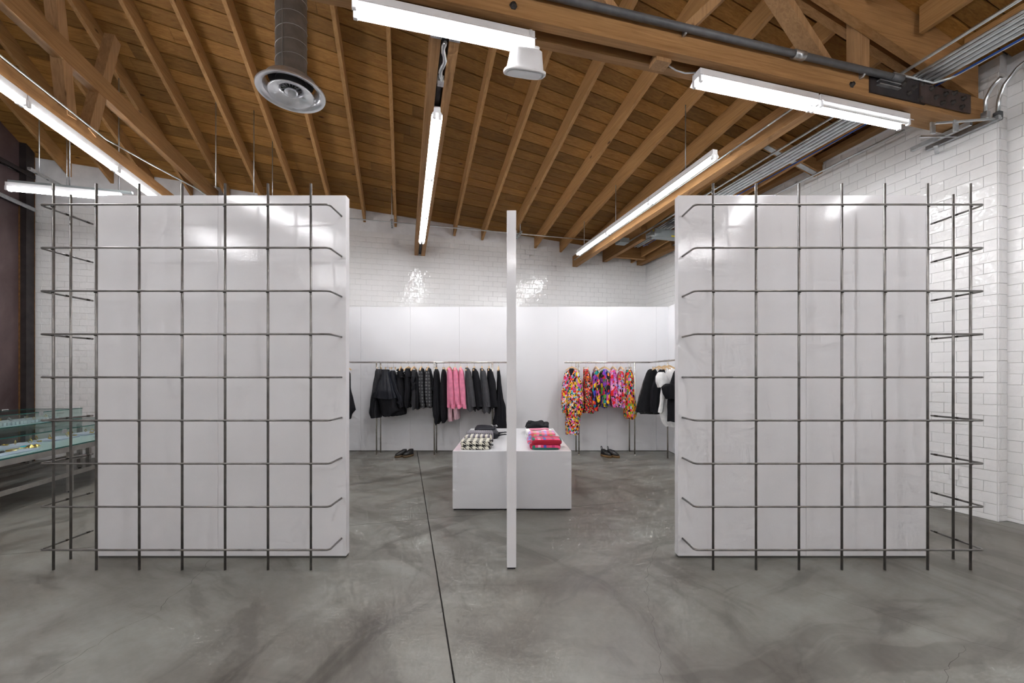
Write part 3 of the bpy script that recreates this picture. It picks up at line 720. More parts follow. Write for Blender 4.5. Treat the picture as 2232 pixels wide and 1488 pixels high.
MB().bbox(-.02, .09, -.03, .03, .142, .17, .006).build('bracket', M['whitemetal'], bl)
MB().tube([(.02, 0, .16), (.02, 0, .26)], .014, 10).build('stem', M['plastic'], bl)

# spiral duct and diffuser
dv = empty('ceiling_diffuser', loc=(-2.158, 4.037, 4.14), label='round aluminium air diffuser with concentric rings on a spiral duct', cat='vent')
MB().lathe([(.305, .0), (.31, .012), (.275, .045), (.235, .06), (.225, .11), (.22, .11), (.23, .055), (.245, .035), (.25, .018), (.295, .002), (.305, 0)], n=48).build('outer_ring', M['alu'], dv)
MB().lathe([(.198, -.014), (.204, -.006), (.17, .010), (.12, .032), (.094, .050), (.090, .044), (.115, .020), (.16, -.002), (.198, -.014)], n=48).build('middle_ring', M['alu'], dv)
MB().lathe([(.0, .035), (.03, .028), (.050, .006), (.056, .001), (.061, .008), (.05, .03), (.0, .06)], n=32).build('centre_cone', M['alu'], dv)
MB().lathe([(0, .115), (.2, .115), (.2, .12), (0, .12)], n=32).build('dark_throat', M['dark'], dv)
for k in range(14):
    a = 2 * math.pi * k / 14
    MB().beam((.045 * math.cos(a), .045 * math.sin(a), .045), (.092 * math.cos(a), .092 * math.sin(a), .052), .003, .012).build('vane', M['alu'], dv)
du = empty('spiral_duct', loc=(-2.158, 4.037, 4.14), label='dark metal spiral duct dropping from the roof to the diffuser', cat='duct')
topz = 1.62
MB().lathe([(.139, .105), (.139, topz)], n=40).build('pipe', M['duct'], du)
rz = .2; k = 0
while rz < topz - .2:
    hp = []
    for i in range(41):
        a = 2 * math.pi * i / 40; hp.append((.1395 * math.cos(a), .1395 * math.sin(a), rz + .135 * i / 40))
    MB().tube(hp, .0028, 5).build('seam', M['ductseam'], du); rz += .135
MB().beam((-.01, -.1405, .12), (-.01, -.1405, topz), .006, .004, up=(0, 1, 0)).build('seam', M['ductseam'], du)

# ------------------------------------------------------------------ conduits
gz = 'galvanised conduits bundled along the tiled side wall'
for i in range(9):
    p = .74 + i * .0325; z = 4.085 + (.0 if i % 2 else .012)
    c = MB().tube([(p, .9, z), (p, 3, z), (p, 6, z), (p, 9, z)], .0155 if i != 8 else .013, 8).build('conduit', M['zinc'], None, BM)
    tag(c, 'straight galvanised conduit in the tight bundle above the tiled side wall', 'conduit', gz)
cb = MB().tube([(.70, 1.0, 4.075), (.69, 3, 4.07), (.70, 6.0, 4.07), (.69, 9, 4.07)], .008, 6).build('data_cable', M['bluecable'], None, BM); tag(cb, 'blue data cable running along the conduit bundle', 'cable')
c = MB().tube([(1.14, 1.2, 4.075), (1.14, 3, 4.075), (1.14, 5.6, 4.09), (1.14, 5.9, 4.10), (1.12, 9, 4.16)], .014, 8).build('conduit', M['zinc'], None, BM); tag(c, 'single galvanised conduit a hand away from the bundle', 'conduit')
c = MB().tube([(.22, .5, 4.03), (.20, 2.5, 4.05), (.20, 5.3, 4.06)], .012, 8).build('conduit', M['zinc'], None, BM); tag(c, 'thin conduit nearest the tiled side wall under the ledger', 'conduit')
for po, lb in ((1.93, 'thin conduit fixed along the flank of the thick tie beam'), (1.72, 'thin conduit along the shaded flank of the thick tie beam')):
    c = MB().tube([(po, .3, 3.90 if po > 1.8 else 3.86), (po, 5.6, 3.90 if po > 1.8 else 3.86)], .010, 8).build('conduit', M['zinc'], None, BM); tag(c, lb, 'conduit')
c = MB().tube([(p, .73, 4.20) for p in (11.2, 8, 4, .3)], .011, 8).build('conduit', M['zinc'], None, BM); tag(c, 'long thin conduit crossing in front of the back wall below the joists', 'conduit')
c = MB().tube([(8.752, 5.5, 4.064), (8.752, 4, 4.064), (8.75, 2.9, 4.066), (8.6, 2.4, 4.07), (8.35, 1.7, 4.07), (8.2, .3, 4.07)], .010, 8).build('conduit', M['zinc'], None, BM); tag(c, 'thin conduit lying on the girder and bending off to the back wall', 'conduit')
c = MB().tube([(8.5, 1.2, 4.10), (8.0, 1.2, 4.16), (7.6, 1.3, 4.16), (7.2, .9, 4.1), (7.0, .5, 3.95)], .011, 8).build('conduit', M['zinc'], None, BM); tag(c, 'short bent conduit above the white partition by the girder', 'conduit')
def strut(p, q, L, z, label, dq=True):
    t = empty('strut_channel', mw=BM @ Matrix.Translation((p, q, z)), label=label, cat='bracket')
    a, b = ((0, -L / 2), (0, L / 2)) if dq else ((-L / 2, 0), (L / 2, 0))
    MB().beam((a[0], a[1], 0), (b[0], b[1], 0), .04, .035).build('channel', M['steel'], t)
    for k in range(4):
        f = -.35 + .23 * k
        MB().beam((a[0] * -2 * f * 1, L * f if dq else 0, -.019), (a[0] * -2 * f, L * f + .03, -.019), .014, .003).build('slot', M['dark'], t)
    for s in (-.3, .3):
        x, y = (0, L * s) if dq else (L * s, 0)
        MB().tube([(x, y, 0), (x, y, roof(p + x, q + y) - z - .003)], .006, 6).build('rod', M['steel'], t)
strut(5.70, .73, .38, 4.17, 'short slotted steel channel hung beside the central tie boards')
strut(3.30, .73, .42, 4.17, 'slotted steel channel hung on rods just beyond the upright white panel')
strut(1.5, .73, .42, 4.17, 'slotted steel channel hung near the grey electrical boxes')
strut(10.35, 1.2, .8, 4.17, 'slotted steel channel hung above the showcase pendant')
def hrod(p, q, z0, label):
    c = MB().tube([(p, q, z0), (p, q, roof(p, q) - .23)], .006, 6).build('hanger_rod', M['steel'], None, BM); tag(c, label, 'rod', 'threaded rods holding the suspended strips')
hrod(2.2, 4.3, 3.84, 'threaded rod holding the near suspended strip'); hrod(2.2, 2.6, 3.84, 'threaded rod holding the middle suspended strip'); hrod(2.2, 1.4, 3.84, 'threaded rod holding the far suspended strip')
for (p, q, L) in ((8.05, 1.9, .5), (7.62, 1.75, .6), (7.5, 1.3, .5)):
    c = MB().tube([(p, q, 4.05), (p, q, roof(p, q))], .006, 6).build('hanger_rod', M['steel'], None, BM); tag(c, 'thin threaded rod dropping behind the partition by the girder', 'rod', 'threaded rods behind the partition by the girder')

# clamps and brackets at the truss end
ub = empty('conduit_bracket', mw=BM, label='cluster of steel channels and clamps bolted below the truss end', cat='bracket')
for z, p0, p1 in ((3.80, .06, .10), (3.80, .20, .24)):
    MB().box(p0, p1, 5.43 if p0 < .1 else 5.38, 5.99 if p0 < .1 else 5.86, z - .02, z + .02).build('channel', M['steel'], ub)
for (p, q, z) in ((.55, 5.75, 3.77), (.42, 5.85, 3.75)):
    MB().bbox(p - .03, p + .03, q - .006, q + .012, z - .06, z + .05, .004).build('hook_plate', M['steel'], ub)
MB().beam((.04, 5.98, 3.80), (.60, 5.80, 3.775), .016, .016).build('rod', M['zinc'], ub)
MB().beam((.04, 5.70, 3.79), (.50, 5.62, 3.765), .016, .016).build('rod', M['zinc'], ub)
MB().beam((.05, 5.5, 3.72), (.28, 5.62, 3.70), .03, .012).build('brace', M['steel'], ub)
MB().tube([(.16, 5.93, 3.84), (.16, 5.93, 3.98), (.17, 5.98, 4.07), (.19, 6.05, 4.11)], .016, 8).build('pipe_end', M['zinc'], ub)
MB().bbox(.135, .185, 5.905, 5.955, 3.80, 3.87, .004).build('fitting', M['steel'], ub)
cp = empty('curved_conduit', mw=BM, label='galvanised conduit curving up from the truss end onto the painted wall', cat='conduit')
MB().tube([(.045, 5.96, 3.84), (.045, 5.965, 3.98), (.04, 6.0, 4.10), (.03, 6.08, 4.20), (.02, 6.25, 4.29), (.0, 6.6, 4.34), (-.02, 7.5, 4.38)], .016, 10).build('pipe', M['zinc'], cp)
MB().bbox(.02, .07, 5.935, 5.985, 3.79, 3.87, .004).build('fitting', M['pipe'], cp)
c = MB().tube([(1.25, 5.875, 4.075), (.9, 5.875, 4.075), (.78, 5.89, 4.062), (.70, 5.97, 4.065), (.67, 6.12, 4.08), (.66, 7.5, 4.10)], .012, 8).build('conduit', M['zinc'], None, BM); tag(c, 'conduit bending off the top of the steel plate to join the bundle', 'conduit')
# grey electrical boxes
eb = empty('wireway', mw=BM, label='long grey electrical wireway box hung under the roof near the back corner', cat='electrical box')
MB().bbox(.22, 1.15, 1.95, 2.10, 3.88, 4.03, .004).build('body', M['boxgrey'], eb)
MB().bbox(1.1505, 1.1525, 1.97, 2.08, 3.90, 4.01, .0005).build('end_cover', M['boxgrey'], eb)
MB().lathe([(0, .002), (.022, .002), (.022, 0)], n=14).build('sticker', M['yellow'], eb, BM @ Matrix.Translation((1.153, 2.05, 4.0)) @ Matrix.Rotation(math.pi / 2, 4, 'Y'))
MB().box(.75, .82, 2.10, 2.102, 3.90, 3.925).build('sticker', M['yellow'], eb)
jb = MB().bbox(1.25, 1.45, 1.2, 1.40, 3.98, 4.07, .004).build('junction_box', M['boxgrey'], None, BM); tag(jb, 'small grey junction box beside the wireway', 'electrical box')

# ------------------------------------------------------------------ partitions
def partition(x0, x1, label):
    t = empty('partition_panel', loc=((x0 + x1) / 2, 3.16, 0), label=label, cat='partition', group='large glossy partitions')
    a, b = x0 - (x0 + x1) / 2, x1 - (x0 + x1) / 2
    sm = (-2.226 if x0 < 0 else 2.226) - (x0 + x1) / 2
    MB().bbox(a, sm - .0004, -.035, .0295, .016, 2.744, .0012).build('sheet', M['panel'], t)
    MB().bbox(sm + .0004, b, -.035, .0295, .016, 2.744, .0012).build('sheet', M['panel'], t)
    MB().box(a + .006, b - .006, -.033, .028, .0, .016).build('base_channel', M['channel'], t)
    return t
partition(-3.137, -1.256, 'large glossy white partition on the side of the glass showcases')
partition(1.257, 3.14, 'large glossy white partition on the side of the tiled pillar wall')
t = empty('partition_panel', loc=(-.0037, 3.5, 0), label='narrow-looking white panel standing edge-on in front of the display plinth', cat='partition')
MB().bbox(-.0337, .0337, -.559, .66, .012, 2.556, .0015).build('slab', M['panel'], t)
MB().box(-.028, .028, -.553, .655, 0, .012).build('foot', M['dark'], t)

# welded rod grids
def grid(sx, label):
    t = empty('rod_grid', loc=(sx * 2.31, 2.93, 0), label=label, cat='grid')
    ox, oy = sx * 2.31, 2.93
    rr = .0080; rb = .0070
    Ls = lambda pts: [(x - ox, y - oy, z) for x, y, z in pts]
    for k in range(7):
        x = sx * (3.2575 - .3048 * k)
        MB().tube(Ls([(x, 2.9335, 0), (x, 2.9335, 2.743)]), rr, 12).build('rod', M['rod'], t)
    MB().tube(Ls([(sx * 3.321, 3.108, 0), (sx * 3.321, 3.108, 2.743)]), rr, 12).build('rod', M['rod'], t)
    r = .028; yb = 2.916
    for k in range(9):
        z = .1485 + .3048 * k
        xo, xi = sx * 3.338, sx * 1.290
        pts = [(xo, 3.288, z)]
        for i in range(6):
            a = math.pi / 2 * i / 5; pts.append((xo - sx * r * (1 - math.cos(a)), yb + r * (1 - math.sin(a)), z))
        for i in range(6):
            a = math.pi / 2 * i / 5; pts.append((xi + sx * r * (1 - math.sin(a)), yb + r * (1 - math.cos(a)), z))
        pts.append((xi, 3.1245, z))
        bar = MB().tube(Ls(pts), rb, 12).build('bar', M['rod'], t)
        wd = MB()
        for (x, y) in [(sx * (3.2575 - .3048 * j), 2.9245) for j in range(7)]:
            wd.tube(Ls([(x - .009, y + .002, z - .0085), (x + .009, y + .002, z - .0085)]), .0035, 6)
        wd.tube(Ls([(xo, 3.235, z - .0), (xo, 3.262, z - .0)]), .0076, 8)
        wd.tube(Ls([(xo + .002 * -sx, 3.085, z), (xo + .002 * -sx, 3.102, z)]), .0077, 8)
        wd.build('weld', M['weld'], bar)
    return t
grid(-1, 'welded steel rod grid wrapped around the partition beside the showcases')
grid(1, 'welded steel rod grid wrapped around the partition beside the tiled pillar')

# ------------------------------------------------------------------ rear wall of satin panels
rw = empty('alcove_lining', loc=(0, 7.65, 0), label='low satin-white panel wall lining the back of the clothes alcove', cat='panel wall')
seams = [-3.72, -2.80, -1.886, -.975, -.06, .852, 1.764, 2.676, 2.891]
for a, b in zip(seams[:-1], seams[1:]):
    a2 = max(a, -3.3)
    MB().bbox(a2 + .001, b - .001, 0, .018, .012, 2.673, .001).build('panel', M['rear'], rw)
MB().box(-3.3, 2.891, .002, .016, 0, .012).build('base_strip', M['channel'], rw)
rw2 = empty('alcove_lining', loc=(2.891, 7.65, 0), label='satin-white panel wall returning from the back corner beside the tulle skirts', cat='panel wall')
for a, b in ((-.92, 0.018), (-1.84, -.92), (-2.76, -1.84)):
    MB().bbox(0, .018, a + .001, b - .001, .012, 2.673, .001).build('panel', M['rear'], rw2)
MB().box(.002, .016, -2.76, 0, 0, .012).build('base_strip', M['channel'], rw2)
rw3 = empty('alcove_lining', loc=(-3.3, 7.65, 0), label='satin-white panel wall closing the alcove on the showcase side', cat='panel wall')
for a, b in ((-.92, 0.018), (-1.84, -.92), (-2.76, -1.84)):
    MB().bbox(-.018, 0, a + .001, b - .001, .012, 2.673, .001).build('panel', M['rear'], rw3)
MB().box(-.016, -.002, -2.76, 0, 0, .012).build('base_strip', M['channel'], rw3)

# ------------------------------------------------------------------ display plinth
pt = empty('display_plinth', loc=(0, 4.25, 0), label='low white rectangular display plinth carrying folded clothes', cat='plinth')
MB().bbox(-.612, .612, 0, 1.9, .014, .608, .002).build('body', M['rear'], pt)
MB().box(-.60, .60, .012, 1.89, 0, .014).build('recessed_base', M['dark'], pt)

# ------------------------------------------------------------------ clothes rails
RZ = 1.633
def rail(name, pts, legs, label):
    t = empty(name, loc=(pts[0][0], pts[0][1], 0), label=label, cat='clothes rail')
    o = Vector((pts[0][0], pts[0][1], 0))
    MB().tube([Vector(p) - o for p in pts], .0145, 12).build('rail', M['chrome'], t)
    for (x, y) in legs:
        MB().tube([Vector((x, y, 0)) - o, Vector((x, y, RZ - .012)) - o], .0125, 10).build('leg', M['chrome'], t)
        MB().lathe([(.02, 0), (.02, .005), (.013, .008)], c=(x - o.x, y - o.y, 0), n=12).build('foot', M['chrome'], t)
    return t
YR = 7.36
rail('clothes_rail', [(-2.86, YR, RZ), (-.06, YR, RZ)], [(-2.381, 7.26), (-2.376, 7.47), (-1.366, 7.26), (-1.366, 7.47), (-.349, 7.26), (-.349, 7.47)], 'steel clothes rail along the back panels holding black, pink and grey clothes')
rail('clothes_rail', [(-2.86, YR - .03, RZ), (-2.80, 6.3, RZ), (-2.80, 5.2, RZ)], [(-2.85, 5.4), (-2.85, 6.9)], 'steel clothes rail turning toward the viewer behind the partition on the showcase side')
rail('clothes_rail', [(.935, YR, RZ), (2.45, YR, RZ)], [(1.173, 7.56), (1.181, 7.28), (2.15, 7.56), (2.164, 7.28)], 'steel clothes rail holding the brightly printed clothes')
rail('clothes_rail', [(2.46, YR, RZ), (2.50, 6.3, RZ), (2.50, 5.2, RZ)], [(2.55, 5.4), (2.62, 6.95)], 'steel clothes rail along the side panels holding black and white clothes')

# hangers (one of each kind, copied)
def make_hanger(clip):
    t = empty('clip_hanger' if clip else 'coat_hanger')
    # origin at rail centre; bar along local y
    hk = [(0, .0, .0165)]
    pts = []
    for k in range(9):
        a = math.radians(200 - k * 27); pts.append((0, .0185 * math.cos(a), .0185 * math.sin(a)))
    pts = [(0, .0185 * math.cos(math.radians(a)), .0185 * math.sin(math.radians(a))) for a in (190, 150, 110, 75, 40, 5, -30)]
    pts += [(0, .006, -.028), (0, 0, -.045), (0, 0, -.085)]
    MB().tube(pts, .0022, 6).build('hook', M['wire'], t)
    if clip:
        MB().tube([(0, -.10, -.088), (0, .10, -.088)], .003, 6).build('wire_bar', M['wire'], t)
        for y in (-.075, .075): MB().bbox(-.008, .008, y - .011, y + .011, -.125, -.083, .002).build('clip', M['hangerwood'], t)
    else:
        pr = []
        for k in range(13):
            f = (k - 6) / 6; pr.append((0, .19 * f, -.085 - .055 * abs(f) ** 1.3))
        rings = []
        for (x, y, z) in pr:
            hh = .016 - .006 * abs(y / .19); rings.append([(-.011, y, z - hh), (.011, y, z - hh), (.011, y, z + hh), (-.011, y, z + hh)])
        MB().rings(rings, sm=False).build('shoulder_bar', M['hangerwood'], t)
    return t
H0 = [make_hanger(False), make_hanger(True)]; used = [False, False]
def hang(kind, x, y, yaw, label, group):
    if used[kind]: o = copy_tree(H0[kind])
    else: o = H0[kind]; used[kind] = True
    o.location = (x, y, RZ); o.rotation_euler = (0, 0, yaw)
    if abs(yaw) > .6: o.scale = (1, .58, 1)
    tag(o, label, 'hanger', group); return o

# garments ---------------------------------------------------------
def lerp_prof(prof, n):
    out = []; z0, z1 = prof[0][0], prof[-1][0]
    for k in range(n):
        zy = z0 + (z1 - z0) * k / (n - 1)
        for a, b in zip(prof[:-1], prof[1:]):
            if a[0] <= zy <= b[0] or b is prof[-1]:
                f = 0 if b[0] == a[0] else min(1, max(0, (zy - a[0]) / (b[0] - a[0]))); f2 = f * f * (3 - 2 * f) * .5 + f * .5
                out.append((zy,) + tuple(a[i] + (b[i] - a[i]) * f2 for i in range(1, len(a)))); break
    return out
def loft_part(name, m, parent, ox, prof, Y, d0, d1, folds=5, amp=.06, hem=.0, seed=1, n=22, seg=60, org=None, ragged=0):
    """prof rows: (zoom_y, zoom_left, zoom_right); ox: picture origin of the crop; d0,d1 half depth top, bottom"""
    rs = random.Random(seed); ph = [rs.uniform(0, 6.28) for _ in range(4)]; rings = []
    rows = lerp_prof(prof, n)
    for k, (zy, xl, xr) in enumerate(rows):
        t = k / (n - 1)
        X0 = (ox + xl / 5.951 - CX) / F * Y; X1 = (ox + xr / 5.951 - CX) / F * Y; Z = EYE - (770 + zy / 5.951 - HY) / F * Y
        cx = (X0 + X1) / 2; rx = max((X1 - X0) / 2, .004); ry = d0 + (d1 - d0) * min(1, t * 1.4)
        if k == 0: rx *= .8; ry *= .8
        ring = []
        for i in range(seg):
            a = 2 * math.pi * i / seg
            f = 1 + amp * 1.35 * (.45 + .8 * t) * (.55 * math.sin(folds * a + ph[0] + 1.3 * t) + .45 * math.sin((folds * 2 + 3) * a + ph[1] - 1.5 * t))
            c, s_ = math.cos(a), math.sin(a)
            x = cx + rx * f * abs(c) ** .8 * (1 if c > 0 else -1); y = Y + ry * f * abs(s_) ** .85 * (1 if s_ > 0 else -1)
            z = Z
            if k >= n - 3: z += (k - n + 4) / 3 * (hem * math.sin(3 * a + ph[2]) + ragged * math.sin(9 * a + ph[3]))
            nz = mnoise.noise(Vector((x * 14 + seed, y * 14, z * 7))) * amp * .10
            ring.append((x - org.x + nz * c, y - org.y + nz * s_, z))
        rings.append(ring)
    last = rings[-1]; cxm = sum(p[0] for p in last) / seg; cym = sum(p[1] for p in last) / seg
    inner = [((p[0] - cxm) * .86 + cxm, (p[1] - cym) * .86 + cym, p[2] + .02) for p in last]
    return MB().rings(rings, cap=False).rings([rings[0][:], [(p[0] * .98, p[1] * .98, p[2] + .003) for p in rings[0]]]).rings([last, inner], sm=False).build(name, m, parent)
def garment(name, label, cat, group, ox, prof, m, Y=YR, d=(.15, .19), folds=5, amp=.06, seed=1, hem=.01, bodyname='body', parts=(), hanger=None, hyaw=0, hlabel=None, hx=None, ragged=0, hgroup='hangers on the rails'):
    zx = (prof[0][1] + prof[0][2]) / 2; X = (ox + zx / 5.951 - CX) / F * Y
    org = Vector((X, Y, 0))
    t = empty(name, loc=org, label=label, cat=cat, group=group)
    loft_part(bodyname, m, t, ox, prof, Y, d[0], d[1], folds, amp, hem, seed, org=org, ragged=ragged)
    par = {}
    for i, pr in enumerate(parts):
        nm, mm, pf, yy, dd = pr[:5]; kw = pr[5] if len(pr) > 5 else {}
        pp = par.get(kw.pop('under', None), t)
        o = loft_part(nm, mm, pp, ox, pf, yy, dd[0], dd[1], kw.get('folds', 3), kw.get('amp', .05), kw.get('hem', .003), seed * 7 + i, n=kw.get('n', 16), seg=32, org=org, ragged=kw.get('ragged', 0))
        par[nm] = o
    if hanger is not None:
        xx = X if hx is None else (ox + hx / 5.951 - CX) / F * YR
        hang(hanger, xx, YR, hyaw, hlabel, hgroup)
    return t
LO, RO = 750, 1120
gL = 'clothes on the rail with the pink shirts'; gRr = 'printed clothes on the rail'
GL = [
 dict(name='skirt', label='dark grey-topped black pleated garment, first on the rail beside the partition', cat='skirt', prof=[(205, 428, 482), (260, 420, 490), (420, 395, 488), (640, 370, 480), (760, 355, 475), (822, 378, 470)], m='charcoal', hanger=1, hlabel='clip hanger holding the first dark pleated garment', seed=2, amp=.1,
      parts=[('lower_panel', 'blackfab', [(500, 385, 486), (640, 366, 480), (760, 352, 476), (828, 380, 470)], -.03, (.17, .19), dict(amp=.1))]),
 dict(name='skirt', label='wide flared glossy black skirt facing out with layered hem', cat='skirt', prof=[(218, 495, 585), (300, 480, 610), (450, 430, 660), (560, 395, 690), (580, 400, 692)], m='blacksatin', d=(.07, .16), folds=7, amp=.07, hanger=1, hyaw=1.35, hlabel='clip hanger holding the wide glossy black skirt', seed=3, dy=-.12,
      parts=[('underskirt', 'blackfab', [(560, 430, 700), (680, 475, 705), (740, 480, 735), (800, 500, 650), (812, 520, 640)], -.10, (.14, .12), dict(amp=.1, folds=6, ragged=.006)), ('waistband', 'blackfab', [(210, 490, 588), (232, 488, 592)], -.12, (.05, .06), {})]),
 dict(name='skirt', label='black skirt swinging out to the side, next to the wide glossy one', cat='skirt', prof=[(222, 600, 665), (320, 610, 690), (450, 640, 740), (560, 680, 795), (605, 715, 800), (640, 690, 790)], m='blacksatin', d=(.08, .15), hanger=1, hyaw=1.1, hlabel='clip hanger holding the sideways black skirt', seed=4, dy=-.04,
      parts=[('underskirt', 'blackfab', [(600, 640, 790), (700, 620, 800), (785, 610, 802), (800, 640, 720)], .0, (.13, .14), dict(ragged=.01))]),
 dict(name='ruffled_blouse', label='black top with ruffled collar, nearer the skirts', cat='top', prof=[(255, 705, 770), (330, 690, 785), (450, 700, 800), (600, 720, 810), (690, 740, 810)], m='blackfab', hanger=0, hlabel='wooden hanger in the ruffled black top nearer the skirts', seed=5,
      parts=[('collar_ruffle', 'blackfab', [(200, 690, 770), (222, 680, 775), (234, 705, 760), (250, 682, 778), (264, 700, 770), (282, 690, 782), (296, 705, 772), (312, 695, 790)], -.10, (.06, .08), dict(folds=8, amp=.1))]),
 dict(name='ruffled_blouse', label='second black top with a tall ruffled collar', cat='top', prof=[(250, 800, 865), (330, 795, 880), (450, 800, 890), (600, 800, 880), (680, 815, 870), (700, 825, 850)], m='blackfab', hanger=0, hlabel='wooden hanger in the second ruffled black top', seed=6,
      parts=[('collar_ruffle', 'blackfab', [(195, 790, 862), (215, 783, 872), (228, 800, 862), (244, 782, 876), (258, 796, 868), (276, 785, 880), (290, 798, 870), (305, 790, 878)], -.10, (.06, .08), dict(folds=8, amp=.1))]),
 dict(name='ragged_blouse', label='thin black top with tiered ruffles and ragged pointed hem', cat='top', prof=[(215, 890, 925), (260, 880, 945), (400, 885, 965), (520, 900, 972), (640, 885, 975), (700, 900, 970)], m='charcoal', hanger=0, hlabel='wooden hanger in the ragged-hem black top', seed=7, amp=.12, ragged=.03,
      parts=[('tier', 'blackfab', [(300, 872, 935), (350, 868, 925), (380, 880, 915)], -.14, (.05, .07), dict(folds=7, amp=.12)), ('tier', 'blackfab', [(400, 876, 930), (450, 872, 935), (480, 885, 920)], -.14, (.05, .07), dict(folds=7, amp=.12)), ('sleeve', 'blackfab', [(240, 925, 955), (420, 940, 970), (620, 935, 972), (725, 945, 965)], -.15, (.03, .04), dict(ragged=.02))]),
 dict(name='patterned_jacket', label='charcoal jacket covered in grey circles, nearer the ragged top', cat='jacket', prof=[(192, 985, 1020), (230, 975, 1040), (400, 968, 1055), (600, 990, 1060), (700, 1010, 1062)], m='circles', hanger=0, hlabel='wooden hanger in the first grey-circle jacket', seed=8,
      parts=[('sleeve', 'circles', [(225, 975, 1020), (400, 966, 1030), (600, 985, 1035), (700, 1005, 1045)], -.17, (.04, .05), {}), ('lining_edge', 'blackfab', [(200, 1015, 1040), (400, 1035, 1062), (560, 1040, 1066)], -.1, (.04, .05), {})]),
 dict(name='patterned_jacket', label='charcoal jacket covered in grey circles, next to the balloon trousers', cat='jacket', prof=[(188, 1075, 1110), (230, 1062, 1130), (400, 1050, 1150), (600, 1060, 1155), (695, 1082, 1152)], m='circles', hanger=0, hlabel='wooden hanger in the second grey-circle jacket', seed=9,
      parts=[('sleeve', 'circles', [(225, 1062, 1110), (400, 1048, 1120), (600, 1060, 1130), (690, 1080, 1140)], -.17, (.04, .05), {}), ('lining_edge', 'blackfab', [(200, 1108, 1128), (350, 1135, 1160), (480, 1145, 1165)], -.1, (.04, .05), {})]),
 dict(name='balloon_trousers', label='long black balloon-leg trousers beside the grey-circle jackets', cat='trousers', prof=[(205, 1180, 1215), (260, 1172, 1228), (450, 1162, 1248), (700, 1155, 1262), (810, 1165, 1262), (880, 1185, 1250), (912, 1205, 1225)], m='blackfab', hanger=1, hlabel='clip hanger holding the first balloon trousers', seed=10, amp=.07),
 dict(name='balloon_trousers', label='long black balloon-leg trousers beside the pink shirts', cat='trousers', prof=[(208, 1280, 1305), (260, 1268, 1320), (450, 1256, 1335), (700, 1252, 1342), (800, 1258, 1345), (870, 1270, 1335), (892, 1288, 1310)], m='blackfab', hanger=1, hlabel='clip hanger holding the second balloon trousers', seed=11, amp=.07),
]
for i, (x0, dx, ln) in enumerate(((1340, 0, 870), (1415, 0, 845), (1490, 0, 690))):
    parts = [('sleeve', 'pink', [(222, x0 + 8, x0 + 55), (320, x0 + 6, x0 + 70), (480, x0 + 8, x0 + 85), (600, x0 + 22, x0 + 90), (662, x0 + 38, x0 + 90)], -.18, (.04, .05), {}),
             ('cuff', 'pink', [(660, x0 + 40, x0 + 90), (690, x0 + 46, x0 + 96), (716, x0 + 54, x0 + 98)], -.185, (.04, .042), dict(under='sleeve', n=6, amp=.02)),
             ('collar', 'pink', [(188, x0, x0 + 38), (205, x0 + 2, x0 + 46), (225, x0 + 8, x0 + 52)], -.10, (.05, .07), dict(n=7))]
    if i < 2: parts.append(('pale_hem', 'palepink', [(560, x0 + 8, x0 + 75), (700, x0 + 10, x0 + 80), (ln, x0 + 18, x0 + 82)], .0, (.15, .17), dict(folds=8, amp=.12)))
    GL.append(dict(name='pink_shirt', label=['pink shirt with pale tails, first of the three pink ones', 'middle pink shirt with pale tails and long cuffed sleeve', 'pink shirt without pale tails, next to the grey jackets'][i], cat='shirt',
        prof=[(200, x0 + 5, x0 + 45), (240, x0, x0 + 60), (400, x0, x0 + 78), (560, x0, x0 + 88), (690, x0 + 2, x0 + 84)], m='pink', hanger=0, hlabel=['wooden hanger in the first pink shirt', 'wooden hanger in the middle pink shirt', 'wooden hanger in the third pink shirt'][i], seed=12 + i, parts=parts))
for i, (x0, mt, top, bot, lb) in enumerate(((1570, 'greywool', 186, 740, 'mid-grey blazer hanging next to the pink shirts'), (1662, 'blackfab', 194, 718, 'black blazer between the two grey blazers'), (1762, 'greywool', 194, 765, 'second grey blazer with dark sleeve buttons'), (1855, 'blackfab', 196, 700, 'black blazer just before the black jumpsuit'))):
    parts = [('sleeve', mt, [(225, x0 + 15, x0 + 75), (380, x0 + 35, x0 + 105), (560, x0 + 62, x0 + 125), (690, x0 + 82, x0 + 138)], -.18, (.04, .045), {}),
             ('collar', mt, [(top, x0, x0 + 42), (top + 20, x0 + 2, x0 + 58), (top + 50, x0 + 8, x0 + 60)], -.12, (.05, .07), dict(n=7))]
    if i == 2: parts += [('button', 'blackfab', [(640 + k * 15, x0 + 96, x0 + 102), (648 + k * 15, x0 + 96, x0 + 102)], -.225, (.004, .004), dict(n=3)) for k in range(3)]
    GL.append(dict(name='blazer', label=lb, cat='blazer', prof=[(top + 8, x0 + 8, x0 + 45), (240, x0 + 2, x0 + 75), (400, x0 + 6, x0 + 110), (600, x0 + 20, x0 + 135), (bot - 15, x0 + 35, x0 + 140), (bot, x0 + 60, x0 + 135)], m=mt, hanger=0, hlabel='wooden hanger in the ' + ['grey blazer by the pink shirts', 'black blazer between grey ones', 'grey blazer with sleeve buttons', 'black blazer by the jumpsuit'][i], seed=20 + i, parts=parts, hem=.02))
GL.append(dict(name='jumpsuit', label='long black wide-leg jumpsuit at the rail end beside the edge-on panel', cat='jumpsuit', prof=[(218, 1985, 2022), (300, 1985, 2030), (450, 1985, 2045), (560, 1972, 2058), (700, 1955, 2090), (900, 1940, 2100), (1060, 1935, 2108)], m='blackfab', hanger=0, hlabel='wooden hanger in the black jumpsuit', seed=30, amp=.12, folds=8, d=(.1, .16),
    parts=[('strap', 'blackfab', [(212, 1990, 2000), (300, 1985, 1995)], -.12, (.03, .03), dict(n=5))]))
